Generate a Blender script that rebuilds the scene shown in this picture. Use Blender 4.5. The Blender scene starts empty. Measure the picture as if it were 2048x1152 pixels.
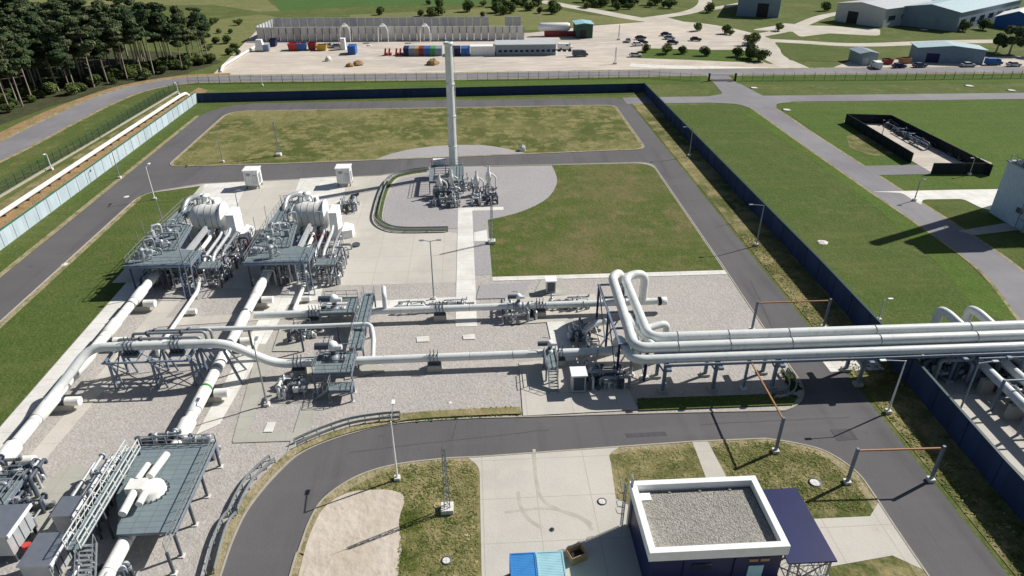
import bpy, math, random
from mathutils import Vector, Matrix
R = math.radians
sc = bpy.context.scene
# ------------------------------------------------------------------ camera
TH, YAW, F, CH = R(29.618), R(3.4), 1365.0, 48.0
cam = bpy.data.objects.new('camera', bpy.data.cameras.new('camera'))
sc.collection.objects.link(cam)
cam.data.lens = 24.0; cam.data.sensor_width = 36.0
cam.data.clip_start = 0.5; cam.data.clip_end = 6000
cam.location = (0, 0, CH); cam.rotation_euler = (R(90) - TH, 0, -YAW)
sc.camera = cam
# ------------------------------------------------------------------ light
SUN_AZ, SUN_EL = R(24), R(39)          # direction towards the sun, measured from +X
w = bpy.data.worlds.new('World'); sc.world = w; w.use_nodes = True
nt = w.node_tree; bg = nt.nodes['Background']
sky = nt.nodes.new('ShaderNodeTexSky'); sky.sky_type = 'NISHITA'; sky.sun_disc = False
sky.sun_elevation = SUN_EL; sky.sun_rotation = R(90) - SUN_AZ
nt.links.new(sky.outputs[0], bg.inputs[0]); bg.inputs[1].default_value = 0.05
sl = bpy.data.lights.new('sun', 'SUN'); sl.energy = 5.0; sl.angle = R(0.53); sl.color = (1.0, 0.96, 0.9)
so = bpy.data.objects.new('sun', sl); sc.collection.objects.link(so)
sd = Vector((math.cos(SUN_EL)*math.cos(SUN_AZ), math.cos(SUN_EL)*math.sin(SUN_AZ), math.sin(SUN_EL)))
so.rotation_euler = sd.to_track_quat('Z', 'Y').to_euler(); so.location = (60, 40, 120)
sc.view_settings.view_transform = 'Standard'; sc.view_settings.look = 'None'
sc.view_settings.exposure = 0.14; sc.view_settings.gamma = 1.0
sc.render.engine = 'CYCLES'
C = sc.collection
rnd = random.Random(7)

def at(px, py, z=0.0):
    """world point at height z seen at pixel px,py of the 2048x1152 photograph"""
    x = (px-1024)/F; y = -(py-576)/F
    f = math.cos(TH)+y*math.sin(TH); zz = -math.sin(TH)+y*math.cos(TH)
    d = (x*math.cos(YAW)+f*math.sin(YAW), -x*math.sin(YAW)+f*math.cos(YAW), zz)
    t = (z-CH)/d[2]
    return Vector((d[0]*t, d[1]*t, z))

# ------------------------------------------------------------------ materials
def lin(c):
    return tuple(((v/255)/12.92 if v/255 <= .04045 else ((v/255+.055)/1.055)**2.4) for v in c)
def new_mat(name, rough=.7, metal=0.0):
    m = bpy.data.materials.new(name); m.use_nodes = True
    b = m.node_tree.nodes['Principled BSDF']
    b.inputs['Roughness'].default_value = rough; b.inputs['Metallic'].default_value = metal
    return m, m.node_tree, b
def layered(name, base, layers, rough=.9, bump=0.0, bscale=5.0, metal=0.0, coord='Object', spec=0.3):
    """base colour plus noise layers (scale, colour, lo, hi, stretch, amount); colours are sRGB 0-255"""
    m, t, b = new_mat(name, rough, metal)
    b.inputs['Specular IOR Level'].default_value = spec
    tc = t.nodes.new('ShaderNodeTexCoord')
    cur = t.nodes.new('ShaderNodeRGB'); cur.outputs[0].default_value = (*lin(base), 1); out = cur.outputs[0]
    for k, (s, col, lo, hi, st, am) in enumerate(layers):
        mp = t.nodes.new('ShaderNodeMapping'); mp.inputs['Scale'].default_value = st
        mp.inputs['Location'].default_value = (k*13.7, k*7.1, k*3.3)
        t.links.new(tc.outputs[coord], mp.inputs[0])
        n = t.nodes.new('ShaderNodeTexNoise'); n.inputs['Scale'].default_value = s
        n.inputs['Detail'].default_value = 6; n.inputs['Roughness'].default_value = .62
        t.links.new(mp.outputs[0], n.inputs[0])
        r = t.nodes.new('ShaderNodeMapRange'); r.inputs[1].default_value = lo; r.inputs[2].default_value = hi
        r.inputs[4].default_value = am
        t.links.new(n.outputs[0], r.inputs[0])
        mx = t.nodes.new('ShaderNodeMix'); mx.data_type = 'RGBA'
        mx.inputs[7].default_value = (*lin(col), 1)
        t.links.new(r.outputs[0], mx.inputs[0]); t.links.new(out, mx.inputs[6]); out = mx.outputs[2]
    t.links.new(out, b.inputs['Base Color'])
    if bump:
        n = t.nodes.new('ShaderNodeTexNoise'); n.inputs['Scale'].default_value = bscale; n.inputs['Detail'].default_value = 8
        t.links.new(tc.outputs[coord], n.inputs[0])
        bp = t.nodes.new('ShaderNodeBump'); bp.inputs['Strength'].default_value = bump; bp.inputs['Distance'].default_value = .3
        t.links.new(n.outputs[0], bp.inputs['Height']); t.links.new(bp.outputs[0], b.inputs['Normal'])
    return m
I3 = (1, 1, 1)
def grass(name, a, bcol, dry, drylo=.5, dryhi=.75, amt=.8):
    return layered(name, a, [(.09, bcol, .35, .65, I3, .8), (.5, bcol, .4, .7, I3, .5), (.05, dry, drylo, dryhi, I3, amt*.6),
                             (.35, dry, drylo+.03, dryhi, I3, amt*.8), (2.2, (56, 68, 32), .5, .75, I3, .45),
                             (4.5, (140, 134, 92), .52, .72, I3, .7), (1.1, (64, 78, 36), .5, .72, (1, .35, 1), .4), (.22, (104, 108, 62), .5, .7, (.12, 2.2, 1), .5), (7.5, (176, 170, 140), .64, .76, I3, .7)], 1.0, .45, 2.5, spec=.1)
M = {}
M['field'] = grass('field_grass', (92, 104, 58), (78, 96, 48), (138, 132, 92))
M['lawn'] = grass('lawn_grass', (82, 98, 50), (72, 94, 42), (112, 112, 72), .52, .78, .9)
M['lawn_brown'] = grass('brownish_lawn', (86, 97, 50), (74, 94, 40), (124, 112, 80), .46, .7, 1.2)
M['lawn_olive'] = grass('olive_lawn_grass', (90, 96, 52), (76, 88, 42), (142, 134, 92), .44, .62, 1.3)
M['lawn_bright'] = grass('fresh_grass', (80, 106, 46), (72, 98, 40), (108, 110, 62), .55, .8, .8)
M['lawn_vivid'] = grass('vivid_grass', (82, 110, 44), (74, 100, 40), (100, 108, 56), .5, .8, .9)
M['lawn_dry'] = grass('dry_grass', (84, 92, 50), (72, 82, 40), (164, 150, 112), .42, .62, 1.0)
M['green_crop'] = grass('crop', (74, 112, 58), (66, 100, 52), (96, 118, 60), .6, .9, .4)
M['tan_field'] = grass('tan_field', (126, 128, 84), (112, 118, 74), (150, 140, 104))
M['sand'] = layered('sand', (194, 183, 168), [(.25, (180, 166, 146), .4, .65, I3, .8), (.12, (204, 194, 180), .45, .6, I3, .8), (1.6, (150, 138, 112), .6, .78, (1, .45, 1), .8), (3.5, (128, 120, 92), .66, .8, I3, .8)], 1, .5, 1.2)
M['soil'] = layered('soil_strip', (158, 128, 94), [(.4, (120, 112, 70), .45, .65, I3, .9), (2, (184, 158, 124), .5, .7, I3, .6)], 1, .6, 3)
M['verge'] = layered('verge_soil', (158, 146, 116), [(.5, (112, 112, 70), .45, .62, I3, .9), (2.5, (186, 172, 142), .5, .7, I3, .6)], 1, .6, 3)
M['yard'] = layered('yard_gravel', (200, 189, 176), [(.02, (178, 171, 162), .4, .6, I3, .9), (.12, (214, 204, 190), .45, .65, (1, 3, 1), .8), (.5, (176, 164, 146), .5, .75, (.4, 2, 1), .7)], 1, .3, 2)
M['dirt'] = layered('dirt_road', (200, 194, 182), [(.1, (182, 174, 158), .4, .65, I3, .9), (.8, (150, 146, 122), .55, .8, I3, .6)], 1, .3, 2)
M['asphalt'] = layered('asphalt', (95, 94, 95), [(.05, (106, 103, 105), .4, .65, I3, .9), (.35, (82, 80, 83), .52, .7, (1, .08, 1), .6), (.35, (112, 109, 110), .55, .75, (.08, 1, 1), .45), (6, (112, 110, 110), .5, .8, I3, .4), (.5, (76, 74, 77), .66, .74, I3, .6), (.9, (124, 118, 108), .66, .8, I3, .5)], .95, .1, 8)
M['asphalt_far'] = layered('worn_asphalt', (126, 124, 128), [(.05, (148, 146, 148), .4, .65, I3, .8), (.7, (118, 116, 122), .5, .8, (1, .2, 1), .5)], .95)
M['concrete'] = layered('concrete', (198, 193, 184), [(.08, (180, 176, 166), .4, .65, I3, .8), (.6, (203, 198, 187), .45, .7, I3, .5), (.35, (168, 150, 128), .66, .8, I3, .7), (4, (176, 172, 162), .5, .8, I3, .4)], .95, .1, 6)
M['concrete_white'] = layered('pale_concrete', (228, 226, 220), [(.3, (204, 201, 193), .4, .65, I3, .8), (3, (190, 186, 178), .55, .8, I3, .5)], .95, .1, 6)
M['concrete_grey'] = layered('grey_concrete', (176, 174, 164), [(.3, (166, 164, 154), .4, .65, I3, .8), (3, (186, 184, 174), .55, .8, I3, .5)], .95, .1, 6)
M['gravel'] = layered('gravel', (178, 172, 165), [(.06, (166, 161, 156), .4, .65, I3, .8), (.3, (186, 178, 166), .5, .75, I3, .7), (1.0, (186, 182, 178), .45, .7, I3, .7), (2.4, (156, 152, 148), .48, .68, I3, .8), (5, (204, 200, 196), .54, .7, I3, .8)], 1, .35, 4)
M['gravel_grey'] = layered('grey_gravel', (168, 164, 164), [(.12, (160, 156, 157), .4, .65, I3, .8), (2.5, (150, 147, 146), .5, .68, I3, .7), (5, (186, 182, 180), .56, .72, I3, .6)], 1, .25, 4)
M['roof_gravel'] = layered('roof_gravel', (172, 168, 160), [(3, (138, 135, 128), .45, .62, I3, .9), (7, (205, 200, 190), .52, .66, I3, .9), (.5, (146, 142, 134), .4, .7, I3, .6)], 1, .9, 8)
M['kerb'] = layered('kerb_stone', (176, 170, 156), [(1.5, (158, 152, 136), .4, .7, I3, .8)], .95)
def paint(name, col, rough=.45, metal=0.0, dirt=None, sc_=1.2):
    d = dirt or tuple(int(v*.86) for v in col)
    return layered(name, col, [(sc_, d, .42, .72, I3, .6), (sc_*6, tuple(min(255, int(v*1.05+3)) for v in col), .5, .8, I3, .4)], rough, 0, 5, metal, spec=.4)
M['pipe'] = layered('pipe_paint', (226, 229, 226), [(.5, (210, 214, 211), .42, .7, I3, .8), (2.2, (176, 180, 170), .56, .75, (1, 1, .5), .7), (5, (150, 138, 118), .66, .78, I3, .5)], .38, .05, 6, spec=.4)
M['pipe_white'] = layered('white_jacket', (236, 235, 230), [(.6, (220, 218, 210), .42, .7, I3, .8), (2.5, (196, 192, 180), .56, .76, (1, 1, .5), .7), (6, (164, 150, 128), .68, .8, I3, .5)], .5, .05, 6)
M['white'] = paint('white_paint', (242, 243, 242), .5, dirt=(222, 222, 218))
M['steel'] = paint('galvanised_steel', (156, 162, 166), .5, .3)
M['steel_dark'] = paint('dark_steel', (84, 92, 104), .55, .2)
M['leg'] = paint('grey_blue_steel', (118, 132, 150), .5, .1)
M['grating'] = paint('deck_grating', (126, 140, 144), .7, .1)
M['alu'] = paint('aluminium_jacket', (190, 194, 200), .34, .75)
M['silver'] = paint('silver_cladding', (200, 204, 206), .42, .3)
M['black'] = paint('black_paint', (34, 38, 44), .6)
M['navy'] = layered('navy_cladding', (26, 34, 84), [(.8, (20, 28, 70), .4, .7, I3, .7)], .45)
M['wall_sunlit'] = layered('blue_wall_sunlit', (186, 200, 208), [(.3, (172, 188, 200), .4, .65, I3, .8), (2.0, (196, 206, 208), .5, .8, (1, 1, .2), .5)], .7)  # lit copy of the barrier blue, pale for the sun-facing left run
M['wall_shaded'] = layered('blue_wall_shaded', (52, 72, 112), [(.3, (42, 62, 104), .4, .65, I3, .8), (2.0, (64, 84, 120), .5, .8, (1, 1, .2), .5)], .7)  # barrier blue with shade of the back and right faces in the colour
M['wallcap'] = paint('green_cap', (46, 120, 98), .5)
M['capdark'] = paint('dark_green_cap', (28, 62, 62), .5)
M['blackwall'] = layered('black_screen', (26, 36, 40), [(.8, (20, 28, 32), .4, .7, I3, .7)], .8)
M['orange'] = paint('orange_bar', (172, 124, 84), .6)
M['red'] = paint('red_paint', (190, 62, 56), .5)
M['darkred'] = paint('dark_red_paint', (140, 40, 46), .5)
M['blue'] = paint('blue_paint', (44, 100, 172), .5)
M['lightblue'] = paint('light_blue_paint', (160, 206, 216), .5)
M['bluebright'] = paint('sky_blue_paint', (60, 136, 204), .5)
M['yellow'] = paint('yellow_paint', (196, 160, 60), .5)
M['greenp'] = paint('green_paint', (70, 150, 80), .5)
M['tealroof'] = paint('pale_teal_roof', (176, 200, 206), .5)
M['brown'] = paint('wood_board', (170, 142, 108), .8)
M['glass'] = paint('dark_glass', (40, 52, 66), .1)
M['rubber'] = paint('tyre_rubber', (30, 30, 32), .9)
M['shedgrey'] = paint('shed_cladding', (138, 152, 162), .6)
M['shedblue'] = paint('blue_grey_cladding', (128, 146, 166), .6)
M['shedlight'] = paint('light_cladding', (190, 194, 196), .6)
M['panel_grey'] = layered('concrete_panel', (176, 178, 184), [(.15, (150, 154, 166), .4, .65, I3, .9), (1.0, (194, 194, 196), .5, .8, (1, 1, .2), .5)], .9)
M['towerblue'] = paint('tower_cladding', (196, 214, 232), .6)
M['fence_green'] = paint('fence_wire', (52, 84, 72), .6)
M['dark_bar'] = paint('gate_paint', (44, 46, 52), .6)
M['bark'] = layered('pine_bark', (172, 160, 148), [(.8, (112, 102, 94), .4, .65, (1, 1, .2), .9), (3, (172, 158, 144), .5, .75, (1, 1, .3), .6)], 1)
M['forest_floor'] = layered('forest_floor', (70, 76, 46), [(.3, (54, 60, 38), .4, .6, I3, .9), (1.5, (116, 98, 70), .52, .75, I3, .7)], 1, .6, 3)
def leaf(name, a, b2, c):
    m, t, b = new_mat(name, 1.0); b.inputs['Specular IOR Level'].default_value = .05
    tc = t.nodes.new('ShaderNodeTexCoord'); n = t.nodes.new('ShaderNodeTexNoise'); n.inputs['Scale'].default_value = .55; n.inputs['Detail'].default_value = 4
    t.links.new(tc.outputs['Object'], n.inputs[0])
    r = t.nodes.new('ShaderNodeValToRGB'); e = r.color_ramp.elements
    e[0].position = .35; e[0].color = (*lin(a), 1); e[1].position = .68; e[1].color = (*lin(c), 1)
    k = e.new(.52); k.color = (*lin(b2), 1)
    oi = t.nodes.new('ShaderNodeObjectInfo')
    ad = t.nodes.new('ShaderNodeMath'); ad.operation = 'MULTIPLY_ADD'; ad.inputs[1].default_value = .22; ad.inputs[2].default_value = -.11
    t.links.new(oi.outputs['Random'], ad.inputs[0])
    a2 = t.nodes.new('ShaderNodeMath'); a2.operation = 'ADD'
    t.links.new(n.outputs[0], a2.inputs[0]); t.links.new(ad.outputs[0], a2.inputs[1])
    t.links.new(a2.outputs[0], r.inputs[0]); t.links.new(r.outputs[0], b.inputs['Base Color'])
    return m
M['needles'] = leaf('pine_needles', (56, 72, 50), (76, 90, 62), (106, 112, 82))
M['undergrowth'] = leaf('undergrowth_leaves', (64, 78, 46), (84, 100, 56), (112, 120, 74))
M['bush'] = leaf('bush_leaves', (58, 74, 38), (84, 102, 48), (118, 132, 66))
M['tuft'] = leaf('grass_blades', (88, 100, 50), (132, 130, 82), (182, 168, 126))
# slab joints on concrete: brick pattern lines
def add_joints(m, sx, sy, col, wd=.03):
    t = m.node_tree; b = t.nodes['Principled BSDF']
    src = b.inputs['Base Color'].links[0].from_socket
    tc = t.nodes.new('ShaderNodeTexCoord'); br = t.nodes.new('ShaderNodeTexBrick')
    br.offset = 0; br.inputs['Scale'].default_value = 1; br.inputs['Mortar Size'].default_value = wd
    br.inputs['Brick Width'].default_value = sx; br.inputs['Row Height'].default_value = sy
    t.links.new(tc.outputs['Object'], br.inputs[0])
    mx = t.nodes.new('ShaderNodeMix'); mx.data_type = 'RGBA'; mx.inputs[7].default_value = (*lin(col), 1)
    t.links.new(br.outputs['Fac'], mx.inputs[0]); t.links.new(src, mx.inputs[6]); t.links.new(mx.outputs[2], b.inputs['Base Color'])
add_joints(M['concrete'], 5, 5, (172, 167, 156), .035)
add_joints(M['concrete_white'], 3, 3, (190, 186, 178), .035)
add_joints(M['concrete_grey'], 2, 2, (160, 156, 146), .03)
add_joints(M['grating'], 1.2, .6, (104, 118, 124), .04)
def add_panels(m, row, amount=.12):
    t = m.node_tree; b = t.nodes['Principled BSDF']; src = b.inputs['Base Color'].links[0].from_socket
    tc = t.nodes.new('ShaderNodeTexCoord'); br = t.nodes.new('ShaderNodeTexBrick'); br.offset = 0
    br.inputs['Color1'].default_value = (1-amount,)*3+(1,); br.inputs['Color2'].default_value = (1+amount*.3,)*3+(1,); br.inputs['Mortar'].default_value = (.6, .6, .6, 1)
    br.inputs['Scale'].default_value = 1; br.inputs['Mortar Size'].default_value = .03; br.inputs['Brick Width'].default_value = 400; br.inputs['Row Height'].default_value = row
    mx = t.nodes.new('ShaderNodeMix'); mx.data_type = 'RGBA'; mx.blend_type = 'MULTIPLY'; mx.inputs[0].default_value = 1
    t.links.new(tc.outputs['Object'], br.inputs[0]); t.links.new(src, mx.inputs[6]); t.links.new(br.outputs[0], mx.inputs[7]); t.links.new(mx.outputs[2], b.inputs['Base Color'])
add_panels(M['wall_sunlit'], 1.7, .14); add_panels(M['wall_shaded'], 2.1, .25)
def add_ribs(m, axis, period, strength=.6):
    t = m.node_tree; b = t.nodes['Principled BSDF']
    tc = t.nodes.new('ShaderNodeTexCoord'); wv = t.nodes.new('ShaderNodeTexWave'); wv.bands_direction = axis
    wv.inputs['Scale'].default_value = 3.1416/(period*10)*2; t.links.new(tc.outputs['Object'], wv.inputs[0])
    bp = t.nodes.new('ShaderNodeBump'); bp.inputs['Strength'].default_value = strength; bp.inputs['Distance'].default_value = .05
    t.links.new(wv.outputs[1], bp.inputs['Height']); t.links.new(bp.outputs[0], b.inputs['Normal'])
for k, ax, p in ( ('lightblue', 'Y', .3), ('bluebright', 'Y', .3), ('tealroof', 'X', .6), ('shedgrey', 'X', .5), ('shedblue', 'X', .8), ('shedlight', 'X', .8), ('towerblue', 'Y', .8)):
    add_ribs(M[k], ax, p)

# ------------------------------------------------------------------ mesh helpers
class MB:
    def __init__(s): s.v = []; s.f = []; s.sm = []
    def add(s, vs, fs, smooth=False):
        n = len(s.v); s.v += [tuple(p) for p in vs]; s.f += [tuple(i+n for i in f) for f in fs]; s.sm += [smooth]*len(fs); return s
    def box(s, c, d, rz=0.0, taper=1.0):
        x, y, z = d[0]/2, d[1]/2, d[2]/2; vs = []
        ca, sa = math.cos(rz), math.sin(rz)
        for k, zz in enumerate((-z, z)):
            q = taper if k else 1.0
            for (a, b) in ((-x, -y), (x, -y), (x, y), (-x, y)):
                a *= q; b *= q
                vs.append((c[0]+a*ca-b*sa, c[1]+a*sa+b*ca, c[2]+zz))
        return s.add(vs, [(3, 2, 1, 0), (4, 5, 6, 7), (0, 1, 5, 4), (1, 2, 6, 5), (2, 3, 7, 6), (3, 0, 4, 7)])
    def bar(s, p, q, wd, h=None):
        p, q = Vector(p), Vector(q); h = h or wd; d = q-p
        if d.length < 1e-5: return s
        d.normalize(); up = Vector((0, 0, 1)) if abs(d.z) < .95 else Vector((0, 1, 0))
        a = d.cross(up).normalized()*(wd/2); b = a.cross(d).normalized()*(h/2)
        vs = [p-a-b, p+a-b, p+a+b, p-a+b, q-a-b, q+a-b, q+a+b, q-a+b]
        return s.add(vs, [(3, 2, 1, 0), (4, 5, 6, 7), (0, 1, 5, 4), (1, 2, 6, 5), (2, 3, 7, 6), (3, 0, 4, 7)])
    def cyl(s, p, q, r, r2=None, n=14, caps=True):
        r2 = r if r2 is None else r2
        p, q = Vector(p), Vector(q); d = (q-p).normalized()
        up = Vector((0, 0, 1)) if abs(d.z) < .95 else Vector((0, 1, 0))
        a = d.cross(up).normalized(); b = d.cross(a); vs = []
        for (c, rr) in ((p, r), (q, r2)):
            for i in range(n):
                t = 2*math.pi*i/n; vs.append(c+a*rr*math.cos(t)+b*rr*math.sin(t))
        k = len(s.v)
        s.add(vs, [(i, (i+1) % n, n+(i+1) % n, n+i) for i in range(n)], True)
        if caps:
            s.add(vs[:n], [tuple(range(n))[::-1]]); s.add(vs[n:], [tuple(range(n))])
        return s
    def tube(s, pts, r, bend=0.0, n=16, caps=True, seg=6):
        P = [Vector(p) for p in pts]; path = []
        for i, p in enumerate(P):
            if 0 < i < len(P)-1 and bend > 0:
                a = (P[i-1]-p); b = (P[i+1]-p); k = min(bend, a.length*.49, b.length*.49)
                A = p+a.normalized()*k; B = p+b.normalized()*k
                for j in range(seg+1):
                    t = j/seg; path.append(A*(1-t)**2+p*2*t*(1-t)+B*t*t)
            else: path.append(p)
        vs = []; nrm = None
        for i, p in enumerate(path):
            d = (path[min(i+1, len(path)-1)]-path[max(i-1, 0)]).normalized()
            if nrm is None:
                up = Vector((0, 0, 1)) if abs(d.z) < .9 else Vector((0, 1, 0)); nrm = d.cross(up).normalized()
            else:
                nrm = (nrm-d*nrm.dot(d)).normalized()
            b = d.cross(nrm)
            for j in range(n):
                t = 2*math.pi*j/n; vs.append(p+nrm*r*math.cos(t)+b*r*math.sin(t))
        L = len(path)
        s.add(vs, [(i*n+j, i*n+(j+1) % n, (i+1)*n+(j+1) % n, (i+1)*n+j) for i in range(L-1) for j in range(n)], True)
        if caps: s.add(vs[:n], [tuple(range(n))[::-1]]); s.add(vs[-n:], [tuple(range(n))])
        return s
    def lathe(s, c, prof, n=20, axis='Z'):
        vs = []
        for (r, h) in prof:
            for i in range(n):
                t = 2*math.pi*i/n; a, b = r*math.cos(t), r*math.sin(t)
                vs.append({'Z': (c[0]+a, c[1]+b, c[2]+h), 'X': (c[0]+h, c[1]+a, c[2]+b), 'Y': (c[0]+b, c[1]+h, c[2]+a)}[axis])
        return s.add(vs, [(i*n+j, i*n+(j+1) % n, (i+1)*n+(j+1) % n, (i+1)*n+j) for i in range(len(prof)-1) for j in range(n)], True)
    def prism(s, poly, z0, z1):
        n = len(poly); vs = [(p[0], p[1], z0) for p in poly]+[(p[0], p[1], z1) for p in poly]
        return s.add(vs, [tuple(range(n))[::-1], tuple(range(n, 2*n))]+[(i, (i+1) % n, n+(i+1) % n, n+i) for i in range(n)])
    def sheet(s, poly, z):
        return s.add([(p[0], p[1], z) for p in poly], [tuple(range(len(poly)))])
    def rail(s, pts, h=1.1, post=1.5, wd=.05, mids=(.55,), ends=True):
        """railing along pts (world, deck level)"""
        for a, b in zip(pts, pts[1:]):
            a, b = Vector(a), Vector(b); L = (b-a).length; n = max(1, int(round(L/post)))
            for i in range(n+1):
                p = a.lerp(b, i/n); s.bar(p, p+Vector((0, 0, h)), wd)
            for m in (*mids, h):
                s.bar(a+Vector((0, 0, m)), b+Vector((0, 0, m)), wd)
            s.bar(a+Vector((0, 0, .08)), b+Vector((0, 0, .08)), .03, .12)
        return s
    def build(s, name, mat, parent=None):
        me = bpy.data.meshes.new(name)
        off = Vector((0, 0, 0)); p = parent
        while p is not None: off += p.location; p = p.parent
        me.from_pydata([(v[0]-off.x, v[1]-off.y, v[2]-off.z) for v in s.v], [], s.f)
        me.polygons.foreach_set('use_smooth', s.sm)
        me.materials.append(M[mat] if isinstance(mat, str) else mat)
        me.update()
        o = bpy.data.objects.new(name, me); C.objects.link(o); o.parent = parent
        return o
def thing(name, label, cat, loc=(0, 0, 0), group=None):
    o = bpy.data.objects.new(name, None); C.objects.link(o); o.location = loc; o.empty_display_size = .5
    o['label'] = label; o['category'] = cat
    if group: o['group'] = group
    return o
def tag(o, label, cat, group=None):
    o['label'] = label; o['category'] = cat
    if group: o['group'] = group
    return o
def struct(name, mb, mat):
    o = mb.build(name, mat); o['kind'] = 'structure'; return o
def kids(o): return [c for c in ALLKIDS.get(o.name, [])]
def dup(root, loc, rz=0.0, label=None, group=None, scale=None):
    def rec(o, par):
        c = o.copy(); C.objects.link(c)
        if par is not None: c.parent = par
        for ch in o.children: rec(ch, c)
        return c
    r = rec(root, None); r.location = loc; r.rotation_euler = (0, 0, rz)
    if scale: r.scale = scale
    if label: r['label'] = label
    if group: r['group'] = group
    return r
def rounded(poly, rad, seg=8):
    out = []; n = len(poly); P = [Vector((p[0], p[1])) for p in poly]
    for i, p in enumerate(P):
        r = rad[i] if isinstance(rad, (list, tuple)) else rad
        if r <= 0: out.append(tuple(p)); continue
        a = P[i-1]-p; b = P[(i+1) % n]-p; k = min(r, a.length*.49, b.length*.49)
        A = p+a.normalized()*k; B = p+b.normalized()*k
        for j in range(seg+1):
            t = j/seg; q = A*(1-t)**2+p*2*t*(1-t)+B*t*t; out.append((q.x, q.y))
    return out
def smooth_path(pts, seg=6):
    """catmull-rom through 2D points"""
    P = [Vector((p[0], p[1])) for p in pts]; out = []
    for i in range(len(P)-1):
        p0 = P[max(i-1, 0)]; p1 = P[i]; p2 = P[i+1]; p3 = P[min(i+2, len(P)-1)]
        for j in range(seg):
            t = j/seg
            q = .5*((2*p1)+(p2-p0)*t+(2*p0-5*p1+4*p2-p3)*t*t+(3*p1-p0-3*p2+p3)*t**3); out.append((q.x, q.y))
    out.append((P[-1].x, P[-1].y)); return out
def offset(path, d, closed=False):
    P = [Vector(p[:2]) for p in path]; n = len(P); out = []
    for i in range(n):
        a = P[(i-1) % n] if (closed or i > 0) else P[i]; b = P[(i+1) % n] if (closed or i < n-1) else P[i]
        t = (b-a).normalized(); out.append((P[i].x-t.y*d, P[i].y+t.x*d))
    return out
def ribbon(mb, path, d0, d1, z0, z1, closed=False):
    """strip between offsets d0,d1 of the path; solid if z0<z1"""
    a = offset(path, d0, closed); b = offset(path, d1, closed); n = len(a); m = n if closed else n-1
    if z1 > z0:
        vs = [(p[0], p[1], z0) for p in a]+[(p[0], p[1], z1) for p in a]+[(p[0], p[1], z1) for p in b]+[(p[0], p[1], z0) for p in b]
        fs = []
        for i in range(m):
            j = (i+1) % n
            for k in (0, 1, 2): fs.append((k*n+i, k*n+j, (k+1)*n+j, (k+1)*n+i))
    else:
        vs = [(p[0], p[1], z0) for p in a]+[(p[0], p[1], z0) for p in b]
        fs = [(i, (i+1) % n, n+(i+1) % n, n+i) for i in range(m)]
    return mb.add(vs, fs)
def pl(*pts): return [tuple(at(a, b))[:2] for a, b in pts]

# ================================================================== GROUND
struct('ground', MB().sheet([(-3000, -400), (3000, -400), (3000, 4000), (-3000, 4000)], 0), 'field')
def sheet(name, poly, mat, z): return struct(name, MB().sheet(poly, z), mat)
# --- far fields and yard
sheet('green_field', smooth_path(pl((560, 22), (700, 14), (900, 8), (1010, 4)))+[(40, 900), (-260, 900)], 'green_crop', .02)
sheet('pale_field', pl((60, 12), (430, 10), (520, 24), (560, 22))+[(-300, 900), (-700, 900)], 'tan_field', .016)
sheet('storage_yard', rounded(pl((425, 150), (515, 60), (700, 66), (1060, 66), (1180, 52), (1290, 44), (1330, 34), (1400, 52), (1500, 72), (1525, 125), (1590, 140), (1440, 142)), 3), 'yard', .024)
sheet('forest_floor', [(-240, 100), (-122, 100), (-117, 165), (-112, 190), (-104, 208), (-90, 228), (-84, 246), (-100, 262), (-330, 330)], M['forest_floor'], .02)
struct('soil_strip', ribbon(MB(), smooth_path([(-118, 60), (-113.5, 120), (-110.5, 150), (-110, 176), (-107.5, 196), (-102, 213), (-90, 224), (-76, 226.5)], 6), -2.6, 1.6, .03, .03), 'soil')
# dirt roads
def road(name, pts, wd, mat, z, px=True):
    p = smooth_path(pl(*pts) if px else pts, 6)
    return struct(name, ribbon(MB(), p, -wd/2, wd/2, z, z), mat)
road('dirt_road', ((1080, 2), (1190, 22), (1290, 40), (1400, 50), (1480, 66), (1530, 84), (1540, 110), (1600, 140)), 9, 'dirt', .034)
road('dirt_road', ((1290, 38), (1380, 24), (1410, 5), (1400, -20)), 7, 'dirt', .038)
road('dirt_road', ((1410, 20), (1480, 8), (1560, -10)), 6, 'dirt', .042)
road('dirt_road', ((1500, 74), (1580, 58), (1650, 32), (1740, 18)), 6, 'dirt', .046)
road('dirt_road', ((1520, 80), (1600, 84), (1720, 90), (1900, 84), (2060, 82)), 7, 'dirt', .030)
road('dirt_road', ((1260, 130), (1330, 134), (1440, 136), (1580, 140)), 5, 'concrete_white', .050)
sheet('scrub_patch', rounded(pl((1255, 108), (1300, 97), (1420, 100), (1480, 100), (1530, 112), (1520, 126), (1380, 120), (1270, 116)), 2), 'lawn_bright', .054)
sheet('far_lawn', rounded(pl((1548, 84), (1700, 98), (1740, 112), (1725, 125), (1580, 122)), 3), 'lawn', .054)
sheet('car_park', pl((1660, 138), (1700, 122), (2060, 112), (2060, 140)), 'yard', .058)
# --- perimeter public road (outer)
outer = smooth_path([(-113, 60), (-107, 120), (-103.5, 150), (-102.5, 175), (-101, 195), (-97, 209), (-88, 217.5), (-72, 219.8), (-14, 219), (60, 220), (120, 219), (200, 217), (300, 215)], 8)
struct('road', ribbon(MB(), outer, -4.1, 4.1, .07, .07), 'asphalt_far')
struct('verge', ribbon(ribbon(MB(), outer, -5.2, -4.1, .06, .06), outer, 4.1, 5.4, .06, .06), 'verge')
sheet('grass_strip', [(-96, 100), (-92.6, 100), (-90, 160), (-86.5, 200), (-90, 205)], 'lawn', .03)
sheet('soil_strip', [(-84, 60), (-76.5, 60), (-76, 205), (-80, 209)], 'soil', .04)
sheet('drain_strip', [(-88, 60), (-84.4, 60), (-81.5, 200), (-83.6, 204)], 'lawn_dry', .036)
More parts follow.
